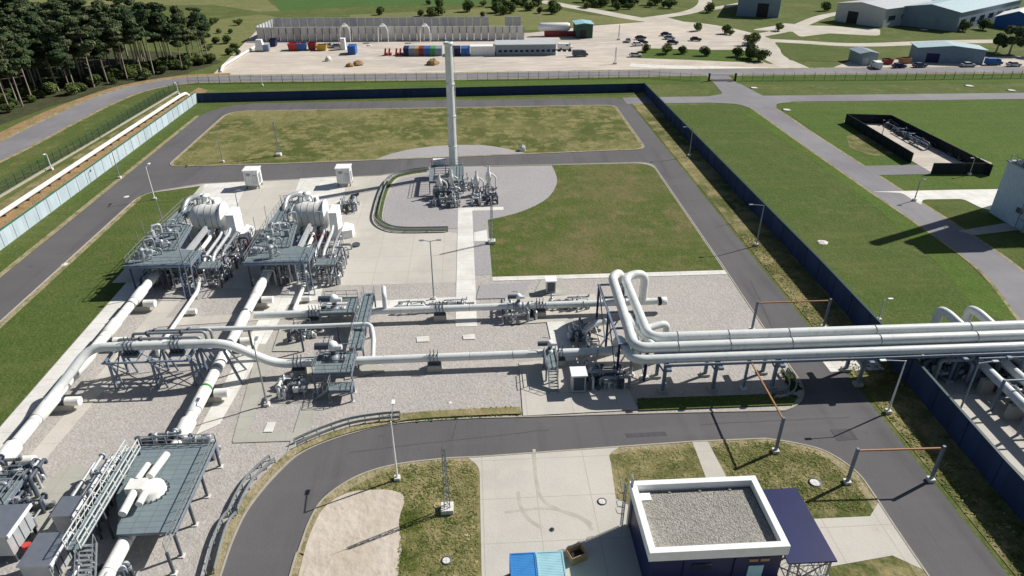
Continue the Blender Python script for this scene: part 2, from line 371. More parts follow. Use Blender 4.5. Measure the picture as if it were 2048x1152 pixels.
# --- lawns around
sheet('lawn', [(-78, 207), (72, 205), (160, 200), (300, 198), (300, 212), (60, 215), (-84, 214)], 'lawn_bright', .03)
sheet('lawn', [(50.2, 60), (72.5, 60), (80.5, 181), (50.5, 181)], 'lawn', .03)
sheet('lawn', [(80, 112), (220, 112), (260, 181), (82, 181)], 'lawn_bright', .03)
sheet('lawn', [(80, 60), (300, 60), (300, 118), (82, 118)], 'lawn', .034)
sheet('fresh_grass_strip', smooth_path([(70, 70), (73.5, 82), (75.5, 110), (76, 140), (75, 175)])+[(70, 176), (72, 140), (72, 110), (70, 88), (67, 74)], 'lawn_vivid', .04)
# --- station inner ground: asphalt ring with islands on top
ring = rounded([(-69.3, 20), (42.6, 20), (42.9, 189.5), (-69.3, 189.5)], [0, 0, 6, 14])
sheet('road', ring, 'asphalt', .05)
sheet('lawn', [(-75.5, 40), (-69.6, 40), (-69.8, 175), (-68, 184), (-60, 190), (49, 193.5), (49.2, 196), (-75, 192)], 'lawn', .045)
sheet('lawn', [(43.2, 20), (49, 20), (49.4, 196), (43.4, 190)], 'lawn_dry', .046)
def island(name, poly, mat, z=.09, kerb=True, verge=0.0):
    o = sheet(name, poly, mat, z)
    # orientation: signed area
    A = sum(poly[i-1][0]*poly[i][1]-poly[i][0]*poly[i-1][1] for i in range(len(poly)))
    sg = 1 if A > 0 else -1
    if verge: struct('verge', ribbon(MB(), poly, 0, sg*verge, z+.012, z+.012, True), 'verge')
    if kerb: struct('kerb', ribbon(MB(), poly, -sg*.16, 0, .0, z+.05, True), 'kerb')
    return o
struct('verge', MB().sheet([(-70.3, 20), (-69.4, 20), (-69.4, 178), (-70.4, 178)], .052), 'verge')
isl_top = rounded([(-63.2, 139.0), (-63.2, 181.8), (34.5, 181.9), (38.4, 181.5), (38.3, 144.5), (-4, 141.6), (-40, 139.5)], [3, 6, 0, 8, 3, 0, 0])
island('lawn', isl_top, 'lawn_olive', .09, verge=.5)
struct('gravel', MB().sheet(smooth_path([(-20.8, 141.0), (-15.9, 146.0), (-8.4, 149.3), (0.6, 149.6), (6.1, 147.5), (11.5, 143.2)], 8), .1), 'gravel_grey')
# main block: whole inner compound as gravel island
S_cur = [(16.8, 56.2), (4.5, 56.4), (-1.1, 56.5), (-8.5, 56.2), (-13.5, 54.8), (-17.6, 52.6), (-19.5, 50.0), (-21.2, 45.7), (-21.7, 41.8), (-21.6, 36), (-21.4, 20)]
block = rounded([(-62.3, 20), (-62.2, 124.0), (-52.6, 128.6), (-18.7, 131.1), (-9, 135.2), (37.4, 135.8), (37.0, 87.5), (36.6, 66), (36.6, 57.2)], [0, 4, 0, 0, 0, 3, 0, 0, 4])+smooth_path(S_cur, 6)
island('gravel', block, 'gravel', .09)
sheet('lawn', [(-62.2, 20), (-62.1, 123.8), (-52.6, 127.4), (-50.4, 90), (-50, 20)], 'lawn', .102)
struct('verge', ribbon(MB(), [(-62.1, 20), (-62.1, 122)], 0, -.8, .108, .108), 'verge')
sheet('path', [(-49.9, 20), (-48.2, 20), (-48.2, 89), (-50.3, 89)], 'concrete_white', .106)
# plaza of pale concrete around the tall stack and filter skids
sheet('plaza', [(-52.4, 89), (-50.3, 89), (-23, 84.5), (-22.8, 86.2), (-3, 86.2), (-3, 103), (-17, 108), (-17.6, 120), (-14, 131.6), (-18.7, 130.9), (-52.4, 128.3)], 'concrete', .104)
for i, q in enumerate((pl((410, 369), (497, 364), (468, 425), (390, 425)), pl((600, 358), (690, 353), (690, 400), (640, 420), (585, 400)),
          pl((640, 420), (688, 430), (680, 440), (640, 440)), pl((583, 565), (650, 560), (640, 600), (572, 612)),
          )):
    sheet('pale_slab', q, 'concrete_white', .116+.004*i)
for i, q in enumerate((pl((560, 470), (668, 468), (655, 560), (560, 590)), pl((330, 540), (470, 470), (520, 470), (400, 600), (300, 610)))):
    sheet('grey_slab', q, 'gravel_grey', .112)
# green lawn of island 2 and round gravel apron of the stack
sheet('lawn', rounded([(2.3, 87.6), (36.8, 87.7), (37.2, 135.4), (2.2, 135.2)], [0, 0, 4, 0]), 'lawn_brown', .104)
apron = [(2.3, 88.2), (2.2, 108)]+smooth_path([(2.2, 108), (8.0, 111.1), (13.0, 116.4), (15.6, 122.6), (16.5, 128), (16.3, 134.9)], 6)+[(-9, 134.9)]+smooth_path([(-9.7, 131.6), (-14.2, 128.6), (-15.8, 122.1), (-15.9, 112), (-14.8, 107.4), (-10.9, 105.3), (-2.9, 104.8)], 6)+[(-2.9, 104), (-.3, 103.5), (-.3, 88.2)]
sheet('gravel', apron, 'gravel_grey', .12)
loop = smooth_path([(-4.5, 103.6), (-11.5, 103.8), (-14.8, 105.2), (-16.9, 108.5), (-17.5, 114), (-17.4, 124), (-16.2, 130), (-13.0, 132.6), (-8.8, 134.0)], 6)
struct('verge', ribbon(MB(), loop, -1.2, -.1, .114, .114), 'lawn')
struct('kerb', ribbon(MB(), loop, -.1, .15, .0, .2), 'kerb')
sheet('path', [(-2.9, 74.4), (-.1, 74.4), (-.4, 113.5), (-2.9, 113.5)], 'concrete_white', .130)
sheet('path', [(-.4, 112.2), (5.2, 112.2), (5.2, 113.6), (-.4, 113.6)], 'concrete_white', .126)
sheet('pale_slab', [(-.2, 99.6), (2.0, 99.6), (2.0, 104), (-.2, 103)], 'concrete_white', .136)
# strips on the gravel
strips = [
 ('concrete_white', [(2.3, 86.3), (36.9, 86.3), (36.9, 87.5), (2.3, 87.5)]),
 ('concrete', pl((340, 583), (378, 583), (80, 935), (42, 935))),
 ('concrete_white', pl((545, 592), (588, 592), (440, 850), (392, 872))),
 ('concrete', pl((290, 640), (640, 622), (645, 634), (285, 658))),
 ('concrete_grey', pl((518, 690), (548, 690), (495, 885), (465, 885))),
 ('concrete_grey', pl((604, 812), (636, 808), (602, 902), (566, 935))),
 ('concrete_grey', pl((474, 868), (598, 868), (588, 884), (466, 888))),
 ('concrete_grey', pl((60, 985), (150, 928), (235, 960), (130, 1060), (20, 1100))),
 ('concrete_white', pl((536, 846), (553, 846), (546, 866), (527, 866))),
 ('concrete_white', pl((833, 676), (858, 674), (859, 685), (834, 686))),
 ('concrete_white', pl((925, 672), (949, 670), (951, 680), (927, 681))),
 ('concrete', pl((1046, 834), (1038, 728), (1095, 722), (1128, 640), (1208, 640), (1230, 720), (1276, 822))),
 ('concrete_white', pl((1090, 632), (1124, 628), (1150, 722), (1112, 728))),
 ('concrete', pl((1010, 598), (1190, 590), (1200, 640), (1010, 652))),
 ('concrete_grey', pl((1082, 560), (1126, 558), (1136, 592), (1066, 594))),
 ('gravel_grey', pl((960, 572), (1062, 566), (1046, 598), (952, 600))),
 ('concrete_grey', pl((560, 660), (640, 655), (600, 705), (545, 705))),
 ('concrete_grey', pl((770, 745), (690, 762), (690, 735), (740, 720))),
 ('concrete_white', pl((590, 612), (920, 596), (924, 612), (770, 622), (580, 630))),
]
for i, (mt, q) in enumerate(strips): sheet('pale_slab', q, mt, .140+.004*i)
sheet('verge', pl((1276, 800), (1570, 790), (1592, 800), (1586, 812), (1278, 824)), 'lawn', .24)
# narrow grass verge along the front road
struct('verge', ribbon(MB(), smooth_path([(4.3, 57.2), (-1.1, 57.2), (-7, 57.0), (-10.5, 56.3)], 6), -.6, .5, .242, .242), 'lawn_dry')
struct('verge', ribbon(MB(), smooth_path(S_cur[3:], 6), -.9, .0, .246, .246), 'verge')
# --- south island (bottom): grass, sand, yard
southL = smooth_path([(-15.8, 20), (-15.8, 37.8), (-15.6, 40.4), (-15.3, 43.6), (-14.4, 46.2), (-11.7, 48.7), (-8.0, 50.0), (-3.1, 50.5)], 6)
southR = smooth_path([(29, 51.4), (31.7, 50.6), (34.3, 49.2), (35.9, 46.4), (36.1, 43.5), (36.0, 38), (36.0, 20)], 6)
south = southL+[(-.2, 50.5), (14, 51.1), (21.5, 51.4)]+southR
island('lawn', south, 'lawn_dry', .09, verge=.9)
sheet('yard', rounded([(-.35, 20), (-.25, 49.2), (-1.4, 50.6), (14.0, 51.2), (12.6, 50.2), (12.6, 49), (12.2, 44.3), (24.5, 44.3), (24.5, 20)], [0, 1, 0, 0, 1, 0, 0, 0, 0]), 'concrete', .108)
sheet('path', [(21.2, 44.4), (23.4, 44.4), (23.0, 51.4), (21.4, 51.4)], 'concrete', .112)
sheet('lawn', rounded([(12.9, 43.6), (21.2, 43.6), (21.4, 50.6), (13.2, 50.7)], [.5, 0, 0, 2.5]), 'lawn_dry', .118)
sheet('path', rounded([(23.0, 20), (28.2, 36), (34.2, 36.8), (36.1, 35.2), (36.1, 42.5), (34.5, 41), (24.6, 41)], 0), 'concrete', .112)
sand = smooth_path([(-15.0, 20), (-15.2, 37.8), (-15.0, 42.6), (-14.2, 45.2), (-12.4, 46.6), (-10.4, 46.8), (-8.4, 46.6), (-7.2, 45.6), (-7.5, 43), (-7.0, 40), (-7.1, 37), (-7.0, 20)], 4)
sheet('sand', sand, 'sand', .122)
# --- right side roads outside the wall
rr = smooth_path([(71, 20), (71.5, 50), (72.8, 66), (77.8, 84), (78.4, 100), (77.9, 120), (77.4, 150), (77.2, 175), (76.4, 188), (76.6, 205), (77.5, 216)], 8)
struct('road', ribbon(MB(), rr, -3.0, 3.0, .062, .062), 'asphalt_far')
struct('verge', ribbon(ribbon(MB(), rr, -3.5, -3.0, .058, .058), rr, 3.0, 3.5, .058, .058), 'verge')
struct('road', ribbon(MB(), [(42, 186.2), (60, 186.3), (160, 184.8), (300, 183)], -3.4, 3.4, .066, .066), 'asphalt_far')
struct('road', MB().sheet(rounded([(64, 183), (72, 181), (74, 176), (80.6, 176), (82.5, 181), (88, 182), (82, 189), (80.5, 205), (73, 205), (71.5, 192), (66, 189.5)], 2), .07), 'asphalt_far')
sheet('road', [(80, 125.5), (101.8, 125.5), (101.8, 131), (80, 131)], 'asphalt_far', .074)
sheet('path', rounded([(74.8, 116.9), (92, 116.9), (110, 116.5), (110, 107), (95, 104.5), (90.6, 108), (90, 112.4), (82.4, 112.6), (80.6, 110), (80.4, 116)], 1), 'concrete_white', .078)
sheet('path', [(80.3, 99), (90, 101.5), (110, 101), (110, 97), (90, 98.6), (82, 97.2)], 'concrete_grey', .082)
sheet('gravel', [(50.4, 66.5), (70, 66.5), (66, 20), (50.6, 20)], 'gravel', .064)
sheet('path', [(50.4, 57.2), (55.2, 57.2), (54.6, 20), (50.6, 20)], 'concrete', .07)
sheet('lawn', [(49.6, 58.5), (50.8, 58.5), (51.6, 50), (52.4, 20), (49.2, 20)], 'lawn', .075)
sheet('path', [(41, 62.2), (47.6, 62.2), (47.6, 64.8), (41, 64.8)], 'concrete_white', .064)

# ================================================================== WALLS AND FENCES
def wall_run(name, label, pts, h, mat, capmat=None, step=4.0, cat='wall', thick=.16, group=None, postmat='leg', nb=0, h2=None):
    t = thing(name, label, cat, (*pts[0], 0), group)
    h2 = h if h2 is None else h2
    segs = [(Vector(a), Vector(b)) for a, b in zip(pts, pts[1:])]
    tot = sum((b-a).length for a, b in segs); run = 0
    p = MB(); c = MB(); posts = []
    for a, b in segs:
        L = (b-a).length; d = (b-a)/L; nrm = Vector((-d.y, d.x))*(thick/2)
        ha = h+(h2-h)*run/tot; hb = h+(h2-h)*(run+L)/tot
        q = [a-nrm, b-nrm, b+nrm, a+nrm]
        vs = [(v.x, v.y, 0) for v in q]+[(q[0].x, q[0].y, ha), (q[1].x, q[1].y, hb), (q[2].x, q[2].y, hb), (q[3].x, q[3].y, ha)]
        p.add(vs, [(3, 2, 1, 0), (4, 5, 6, 7), (0, 1, 5, 4), (1, 2, 6, 5), (2, 3, 7, 6), (3, 0, 4, 7)])
        if capmat: c.bar((a.x, a.y, ha+.05), (b.x, b.y, hb+.05), thick+.14, .1)
        n = max(1, int(L/step))
        for i in range(n+1):
            u = a.lerp(b, i/n); posts.append((u, ha+(hb-ha)*i/n, math.atan2(d.y, d.x)))
        run += L
    p.build('panel', mat, t)
    if capmat: c.build('cap', capmat, t)
    for (u, hh, az) in posts[:95]:
        MB().box((u.x, u.y, hh/2), (.16, thick+.14, hh-.02), az).build('post', postmat, t)
    return t
wall_run('noise_wall', 'pale sunlit blue noise barrier with green cap along the soil strip at the left', [(-74.9, 30), (-74.5, 191.6)], 2.7, 'wall_sunlit', 'wallcap', 3.4, postmat='wall_sunlit')
wall_run('noise_wall', 'blue noise barrier coloured dark as in shade, running along the back of the station', [(-74.3, 191.8), (-12.8, 194.2), (49.3, 196.2)], 2.3, 'wall_shaded', 'capdark', 4, postmat='wall_shaded')
wall_run('noise_wall', 'blue noise barrier coloured dark as in shade, running down the right side beneath the pipe bridge', [(49.5, 196.2), (49.3, 84), (48.8, 60), (47.9, 44), (47.4, 20)], 2.5, 'wall_shaded', 'capdark', 4.2, h2=3.5, postmat='wall_shaded')
def mesh_fence(label, pts, h, step=3.0, group=None, mat='fence_green', wire=.35):
    t = thing('mesh_fence', label, 'fence', (*pts[0], 0), group); k = 0; mw = MB()
    for a, b in zip(pts, pts[1:]):
        a, b = Vector((*a, 0)), Vector((*b, 0)); L = (b-a).length; n = max(1, int(L/step))
        for z in (.1, h*.5, h): mw.bar(a+Vector((0, 0, z)), b+Vector((0, 0, z)), .04)
        m = int(L/wire)
        for i in range(m): u = a.lerp(b, i/m); mw.bar(u, u+Vector((0, 0, h)), .03)
        for i in range(n):
            if k < 98:
                u = a.lerp(b, i/n); d = (b-a).normalized()
                q = MB().bar(u, u+Vector((0, 0, h+.1)), .1); q.bar(u+Vector((0, 0, h+.1)), u+Vector((-d.y*.35, d.x*.35, h+.5)), .07); q.build('post', mat, t); k += 1
    mw.build('wire_mesh', mat, t); return t
mesh_fence('dense dark green mesh fence beside the pale kerb on the left slope', [(-89.5, 108), (-88.3, 125), (-86, 160), (-85.5, 198), (-84.5, 207)], 2.3, 2.5, wire=.22)
mesh_fence('long green mesh fence along the outer road left of the stack', [(-84.5, 213.5), (-4, 213)], 2.0)
mesh_fence('long green mesh fence along the outer road right of the stack', [(-1, 213), (55, 213), (70, 207.8)], 2.0)
mesh_fence('long green mesh fence on the grass right of the entry gate', [(82.5, 207.5), (130, 206), (185, 206), (300, 204)], 2.0)
g = thing('sliding_gate', 'dark metal gate across the entry road at the back', 'gate', (76, 207.6, 0))
MB().box((72.3, 207.8, 1.2), (.5, .5, 2.4)).build('gate_post', 'dark_bar', g); MB().box((80.3, 207.4, 1.2), (.5, .5, 2.4)).build('gate_post', 'dark_bar', g)
q = MB(); q.bar((72.5, 207.8, .35), (80.1, 207.4, .35), .14, .3); q.bar((72.5, 207.8, 1.9), (80.1, 207.4, 1.9), .1)
for i in range(26): q.bar((72.6+i*.3, 207.8-i*.016, .2), (72.6+i*.3, 207.8-i*.016, 1.9), .035)
q.build('gate_leaf', 'dark_bar', g)
# duct kerb and pipe on the left slope
struct('kerb', MB().bar((-88.6, 108, .15), (-84.2, 204, .15), .45, .3), 'kerb')
t = thing('surface_pipeline', 'long white pipe lying on the soil strip left of the pale noise barrier', 'pipeline', (-80.9, 150, 0))
MB().tube([(-82.4, 95, .75), (-82.0, 114, .75), (-80.6, 196, .75), (-80.1, 199, .75), (-79.6, 199.5, -.1)], .42, .8).build('pipe', 'pipe_white', t)
for i in range(26): y = 104+i*3.6; MB().box((-82.15+(y-110)*.0175, y, .2), (1.0, .3, .4)).build('sleeper', 'steel_dark', t)

# ================================================================== LAMPS AND MASTS
def lamp_post(label, px, py, h, arm, azs, wht=False):
    b = at(px, py); t = thing('lamp_post', label, 'lamp post', (b.x, b.y, 0)); b.z = 0
    MB().box((b.x, b.y, .22), (.55, .55, .44)).build('foot', 'concrete_white', t)
    MB().cyl((b.x, b.y, .4), (b.x, b.y, h), .11, .06, 10).build('pole', 'white' if wht else 'steel', t)
    for az in azs:
        d = Vector((math.cos(az), math.sin(az), 0)); e = b+d*arm+Vector((0, 0, h+.15))
        a = MB().bar(b+Vector((0, 0, h-.05)), e, .07).build('arm', 'steel', t)
        MB().box((e.x+d.x*.25, e.y+d.y*.25, e.z), (.62, .3, .12), az).build('lamp_head', 'white' if wht else 'steel', a)
    return t
U, D_, L_, R_ = R(90), R(-90), R(180), 0
lamp_post('white lamp post leaning over the curved front road above the sand patch', 795, 960, 7.2, 2.3, [U], True)
lamp_post('grey lamp post beside the raised white pipe bend, thin and tall', 535, 812, 8.0, .8, [U])
lamp_post('double headed lamp post between the concrete plaza and the small valve row', 868, 600, 9.0, .9, [L_, R_])
lamp_post('lamp post on the grass under the pipe bridge next to the dark barrier', 1775, 826, 6.9, 2.2, [L_], True)
lamp_post('lamp post on the dry strip between right road and barrier, mid height of the picture', 1512, 492, 7.0, 1.8, [L_])
lamp_post('lamp post on the dry strip near the far end of the right road', 1378, 313, 6.3, 1.5, [L_])
lamp_post('lamp post standing outside the barrier near the pale path at the right edge', 1918, 824, 6.5, 1.4, [R_])
lamp_post('thin lamp post between the two filter skids on the plaza', 480, 432, 4.6, .4, [R_])
lamp_post('slim tall lamp post at the foot of the left filter skid', 380, 576, 9.5, .5, [R_])
lamp_post('slim lamp post on plaza right of the second filter skid', 655, 490, 5.6, .4, [L_])
lamp_post('slim lamp post in front of the second filter skid', 640, 530, 5.0, .4, [L_])
lamp_post('lamp post on the lawn between barrier and left road, lower one', 240, 357, 6.0, .8, [U])
lamp_post('lamp post with white head on the left road verge', 310, 400, 6.3, 1.2, [U], True)
lamp_post('lamp post at left corner of the large dry lawn', 446, 325, 6.0, .8, [U])
lamp_post('lamp post far left by the mesh fence end', 358, 190, 3.4, .6, [D_], True)
lamp_post('short lamp post on lawn behind the pipe bridge beside the barrier', 1756, 642, 3.2, .5, [R_], True)
lamp_post('lamp post by the white path in front of the blue tower', 1828, 402, 4.0, .5, [R_])
lamp_post('lamp post inside the black walled compound', 1762, 276, 3.4, .3, [R_])
lamp_post('lamp post at the front corner of the black walled compound', 1938, 350, 3.4, .3, [L_])
lamp_post('small camera pole on left slope beside the pale kerb', 104, 340, 3.4, .5, [D_], True)
lamp_post('lamp post on the back verge left of the stack, white head', 525, 172, 3.2, .5, [U], True)
def mast(label, px, py, h):
    b = at(px, py); t = thing('lattice_mast', label, 'mast', (b.x, b.y, 0))
    MB().box((b.x, b.y, .3), (1.1, 1.1, .6)).build('foot', 'concrete_white', t)
    q = MB(); w0, w1 = .3, .14
    cs = [(math.cos(a), math.sin(a)) for a in (R(90), R(210), R(330))]
    for c in cs: q.bar((b.x+c[0]*w0, b.y+c[1]*w0, .6), (b.x+c[0]*w1, b.y+c[1]*w1, h), .07)
    n = int(h/.45)
    for i in range(n):
        for k in range(3):
            f0, f1 = i/n, (i+1)/n; a, c = cs[k], cs[(k+1) % 3]
            if i % 2: a, c = c, a
            r0 = w0+(w1-w0)*f0; r1 = w0+(w1-w0)*f1
            q.bar((b.x+a[0]*r0, b.y+a[1]*r0, .6+(h-.6)*f0), (b.x+c[0]*r1, b.y+c[1]*r1, .6+(h-.6)*f1), .035)
    q.build('lattice', 'steel', t); MB().cyl((b.x, b.y, h-.1), (b.x, b.y, h+1.2), .03, .01, 6).build('rod', 'steel', t)
mast('grey lattice mast on the dry grass beside the front concrete yard', 895, 1022, 7.6)
mast('grey lattice mast on the edge of the lawn below the stack apron', 984, 487, 7.4)
mast('grey lattice mast standing on the large dry lawn at the back', 558, 312, 7.4)
mast('far lattice pole in the gravel yard left of the parked cars', 1237, 80, 5.6)
mast('nearer lattice pole in the gravel yard beside the white road', 1230, 128, 5.3)

# height restrictors over the road
def goal(label, pa, pb, h):
    t = thing('height_barrier', label, 'height barrier', (pa[0], pa[1], 0))
    for p in (pa, pb):
        MB().box((p[0], p[1], .2), (.6, .6, .4)).build('foot', 'concrete_white', t)
        MB().bar((p[0], p[1], .4), (p[0], p[1], h), .24).build('post', 'leg', t)
    a, b = Vector((*pa, h-.25)), Vector((*pb, h-.25)); q = MB().bar(a, b, .13, .15)
    d = (b-a).normalized()
    q.build('bar', 'orange', t)
goal('portal with orange bar across the right road in the lower right corner', tuple(at(1693, 967))[:2], tuple(at(1860, 962))[:2], 4.4)
goal('portal with orange bar across the front road beside the pipe bridge', tuple(at(1550, 905))[:2], (29.6, 59.6), 4.5)
goal('portal with orange bar behind the pipe bridge on right road', (35.0, 71.4), (44.4, 71.4), 4.4)

# guard rails on the curve
def guard(label, pts):
    p = smooth_path(pts, 6); t = thing('guard_rail', label, 'guard rail', (*pts[0], 0))
    for d, nm in ((.0, 'rail'), (.75, 'rail')):
        q = MB(); ribbon(q, p, d-.04, d+.04, .5, .82); ribbon(q, p, d-.05, d+.06, .62, .70); q.build(nm, 'steel', t)
    for (x, y) in offset(p, .06)[::3]: MB().box((x, y, .35), (.1, .1, .7)).build('post', 'steel', t)
    for (x, y) in offset(p, .7)[::3]: MB().box((x, y, .35), (.1, .1, .7)).build('post', 'steel', t)
guard('double guard rail on the road curve, lowest section by the shaded deck', pl((432, 1150), (447, 1090), (462, 1050), (475, 1035)))
guard('double guard rail on the road curve, middle section below the footpath', pl((478, 1030), (490, 1000), (515, 960), (552, 926)))
guard('long double guard rail above the curve of the front road', pl((596, 897), (640, 877), (700, 856), (760, 846), (800, 843)))
guard('double guard rail bending round the gravel tip beneath the pipe bridge', pl((1548, 802), (1575, 798), (1590, 783), (1588, 765), (1574, 745)))
guard('double guard rail looping round the left side of the stack apron', [(-4.5, 104.3), (-11.5, 104.5), (-14.4, 105.8), (-16.3, 109), (-16.8, 114), (-16.7, 124), (-15.6, 129.4), (-12.6, 131.9), (-9, 133)])

# ================================================================== LARGE PIPES
def ring(mb, c, r, wd, axis): return mb.lathe(c, [(r-.12, -wd/2), (r, -wd/2), (r, wd/2), (r-.12, wd/2)], 22, axis)
def long_pipe(label, x, y0, y1, z, sleeves, bands, sup):
    t = thing('insulated_pipeline', label, 'pipeline', (x, (y0+y1)/2, 0))
    MB().tube([(x, y0, z), (x, y1, z)], .58, n=28).build('pipe', 'pipe_white', t)
    for (a, b, r) in sleeves:
        r *= .74
        MB().lathe((x, (a+b)/2, z), [(.58, -(b-a)/2), (r, -(b-a)/2+.05), (r, (b-a)/2-.05), (.58, (b-a)/2)], 28, 'Y').build('sleeve', 'pipe_white', t)
    for (y, m, r) in bands: ring(MB(), (x, y, z), r*.75, .28, 'Y').build('band', m, t)
    for i in range(int((y1-y0)/3)): ring(MB(), (x, y0+1.5+3*i, z), .595, .05, 'Y').build('jacket_seam', 'steel', t)
    for y in sup:
        s = MB().box((x, y, .45), (2.4, .9, .9)); s.build('pedestal', 'concrete_grey', t)
        a = MB().box((x, y, z-1.0), (1.5, .5, .9)).build('saddle', 'steel_dark', t)
        MB().cyl((x+.7, y, 1.15), (x+2.15, y, 1.15), .5, n=18).build('anchor_drum', 'pipe_white', t)
    return t
long_pipe('thick white insulated pipeline along the left edge of the gravel', -45.1, 48.5, 88, 2.1,
          [(50, 52.6, 1.08), (56.5, 60, .95), (64, 68, .9), (72, 75, .9), (80, 83, .92)], [(49.9, 'steel_dark', 1.14), (62, 'alu', .86), (79, 'steel', .86)], [51.5, 60.5, 72, 81])
long_pipe('thick white insulated pipeline in the middle of the gravel, crossing under the raised pipe', -29.6, 24, 89, 1.95,
          [(52.5, 55.4, 1.06), (56.4, 60.6, .9), (64.5, 67.5, .88), (72, 76, .88), (80.5, 84, .9), (28, 33, .88)], [(52.4, 'steel_dark', 1.12), (60.8, 'greenp', .86), (64.2, 'steel', .86), (76.4, 'alu', .86)], [44, 61, 71, 81])
t = thing('raised_pipe', 'pale grey pipe carried high on trestles and bending down towards valve platform', 'pipeline', (-35, 65, 0))
MB().tube([(-45.1, 58.6, 2.3), (-45.0, 60.6, 2.5), (-42.9, 65.0, 5.0), (-28.2, 65.0, 5.0), (-23.2, 65.4, 1.6), (-18.5, 65.5, 1.6)], .50, 1.6, 26, seg=8).build('pipe', 'pipe', t)
t = thing('transmission_pipe', 'long pale grey pipe on blocks running from the front valve platform to the bridge', 'pipeline', (0, 65.5, 0))
MB().tube([(-18.5, 65.5, 1.6), (21.0, 65.8, 1.6)], .48, 0, 26).build('pipe', 'pipe', t)
for x in (8.9, 16.2): ring(MB(), (x, 65.6, 1.6), .64, .22, 'X').build('flange', 'steel', t)
t = thing('transmission_pipe', 'long pale grey pipe on blocks behind, ending in a dark ringed cap', 'pipeline', (0, 76.6, 0))
MB().tube([(-28.6, 76.2, 1.7), (24.0, 76.8, 1.6)], .45, 0, 26).build('pipe', 'pipe', t)
MB().lathe((24.4, 76.8, 1.6), [(.45, -.4), (.58, -.35), (.58, .0)], 24, 'X').build('band', 'black', t)
MB().lathe((24.4, 76.8, 1.6), [(.56, .02), (.56, .7), (.4, .8), (0, .8)], 24, 'X').build('end_cap', 'pipe', t)
for x in (-16.8, 6.8): ring(MB(), (x, 76.5, 1.65), .62, .22, 'X').build('flange', 'steel', t)
MB().tube([(-11.9, 76.5, 1.7), (-11.9, 76.6, 3.9), (-12.2, 78.8, 3.9), (-12.4, 79.2, .3)], .3, .5, 16).build('bypass', 'pipe', t)
t = thing('bypass_pipe', 'slim grey pipe on thin posts bending down to the long pipe right of platforms', 'pipe', (-22, 70.3, 0))
MB().tube([(-32.8, 69.8, 3.9), (-20, 70.1, 3.6), (-12.9, 70.4, 3.5), (-12.4, 68.4, 2.9), (-12.3, 65.6, 1.6)], .27, .8, 16).build('pipe', 'pipe', t)
for x in (-27.3, -21.3, -16.8): MB().bar((x, 70, 0), (x, 70, 3.4), .2).build('post', 'steel_dark', t)
t = thing('pipe_loops', 'bundle of thin parallel pipes with dark ends behind the raised pipe', 'pipes', (-35, 68, 0))
for k, (y, z) in enumerate(((66.4, 5.0), (67.2, 5.2), (68.0, 5.0))):
    MB().tube([(-40.5+k*1.3, y, 3.6), (-40.5+k*1.3, y, z), (-31.4+k*.3, y, z), (-31.4+k*.3, y, 3.4)], .17, .5, 12).build('pipe', 'steel', t)
    for x in (-38, -34.2): MB().lathe((x+k*.5, y, z), [(.17, -.12), (.3, -.12), (.3, .12), (.17, .12)], 12, 'X').build('flange', 'steel_dark', t)
def welds(parent, x0, x1, y, z, r, step=5.0):
    x = x0
    while x < x1: ring(MB(), (x, y, z), r+.014, .05, 'X').build('weld_seam', 'steel', parent); x += step
welds([o for o in C.objects if o.name.startswith('transmission_pipe')][0], -11, 20, 65.62, 1.6, .48)
welds([o for o in C.objects if o.name.startswith('transmission_pipe')][1], -26, 22, 76.5, 1.65, .45)
# trestle under the raised pipe
def trestle(label, x, y0, y1, z, group=None):
    t = thing('pipe_trestle', label, 'trestle', (x, (y0+y1)/2, 0))
    ym = (y0+y1)/2
    for y, yt in ((y0, y0+.25), (y1, y1-.25)):
        MB().bar((x, y, 0), (x, yt, z), .22).build('leg', 'leg', t)
        MB().bar((x+1.1, y, 0), (x, yt, z), .16).build('brace', 'leg', t)
        MB().box((x, y, .1), (.5, .5, .2)).build('foot', 'concrete_grey', t)
    q = MB().bar((x, y0-.3, z), (x, y1+.3, z), .25); q.bar((x, y0, .4), (x, y1, z-.3), .12); q.bar((x, y1, .4), (x, y0, z-.3), .12); q.build('crossbeam', 'leg', t)
    return t
for lb, x in (('first trestle from the left under the raised pipe', -40.8), ('middle trestle under the raised pipe with crossed bracing', -36.2), ('trestle of grey steel just left of the middle pipeline', -32.0)):
    trestle(lb, x, 63.7, 66.9, 4.1)
t = thing('pipe_rack', 'long low steel rack joining the trestles below the raised pipe', 'rack', (-36.5, 65, 0))
q = MB()
for y in (63.4, 67.3):
    q.bar((-41.2, y, 3.9), (-31.8, y, 3.9), .18)
    q.bar((-40.8, y, 3.8), (-36.3, y, .4), .09); q.bar((-36.2, y, 3.8), (-32.1, y, .4), .09)
for i in range(9): q.bar((-41+i*1.15, 63.4, 3.95), (-41+i*1.15, 67.3, 3.95), .09)
q.build('frame', 'leg', t)
t = thing('pipe_trestle', 'tall spread-legged steel trestle where the raised pipe crosses the middle pipeline', 'trestle', (-31, 66, 0))
for (a, b) in (((-30.9, 63.6), (-31.4, 64.4)), ((-30.2, 64.0), (-31.2, 65.0)), ((-27.2, 66.6), (-28.6, 65.6)), ((-26.9, 63.8), (-28.4, 64.6)), ((-31.0, 68.4), (-31.4, 66.4))):
    MB().bar((*a, 0), (*b, 4.2), .22).build('leg', 'leg', t)
MB().bar((-31.5, 64.8, 4.15), (-28.3, 65.0, 4.15), .26).build('crossbeam', 'leg', t)
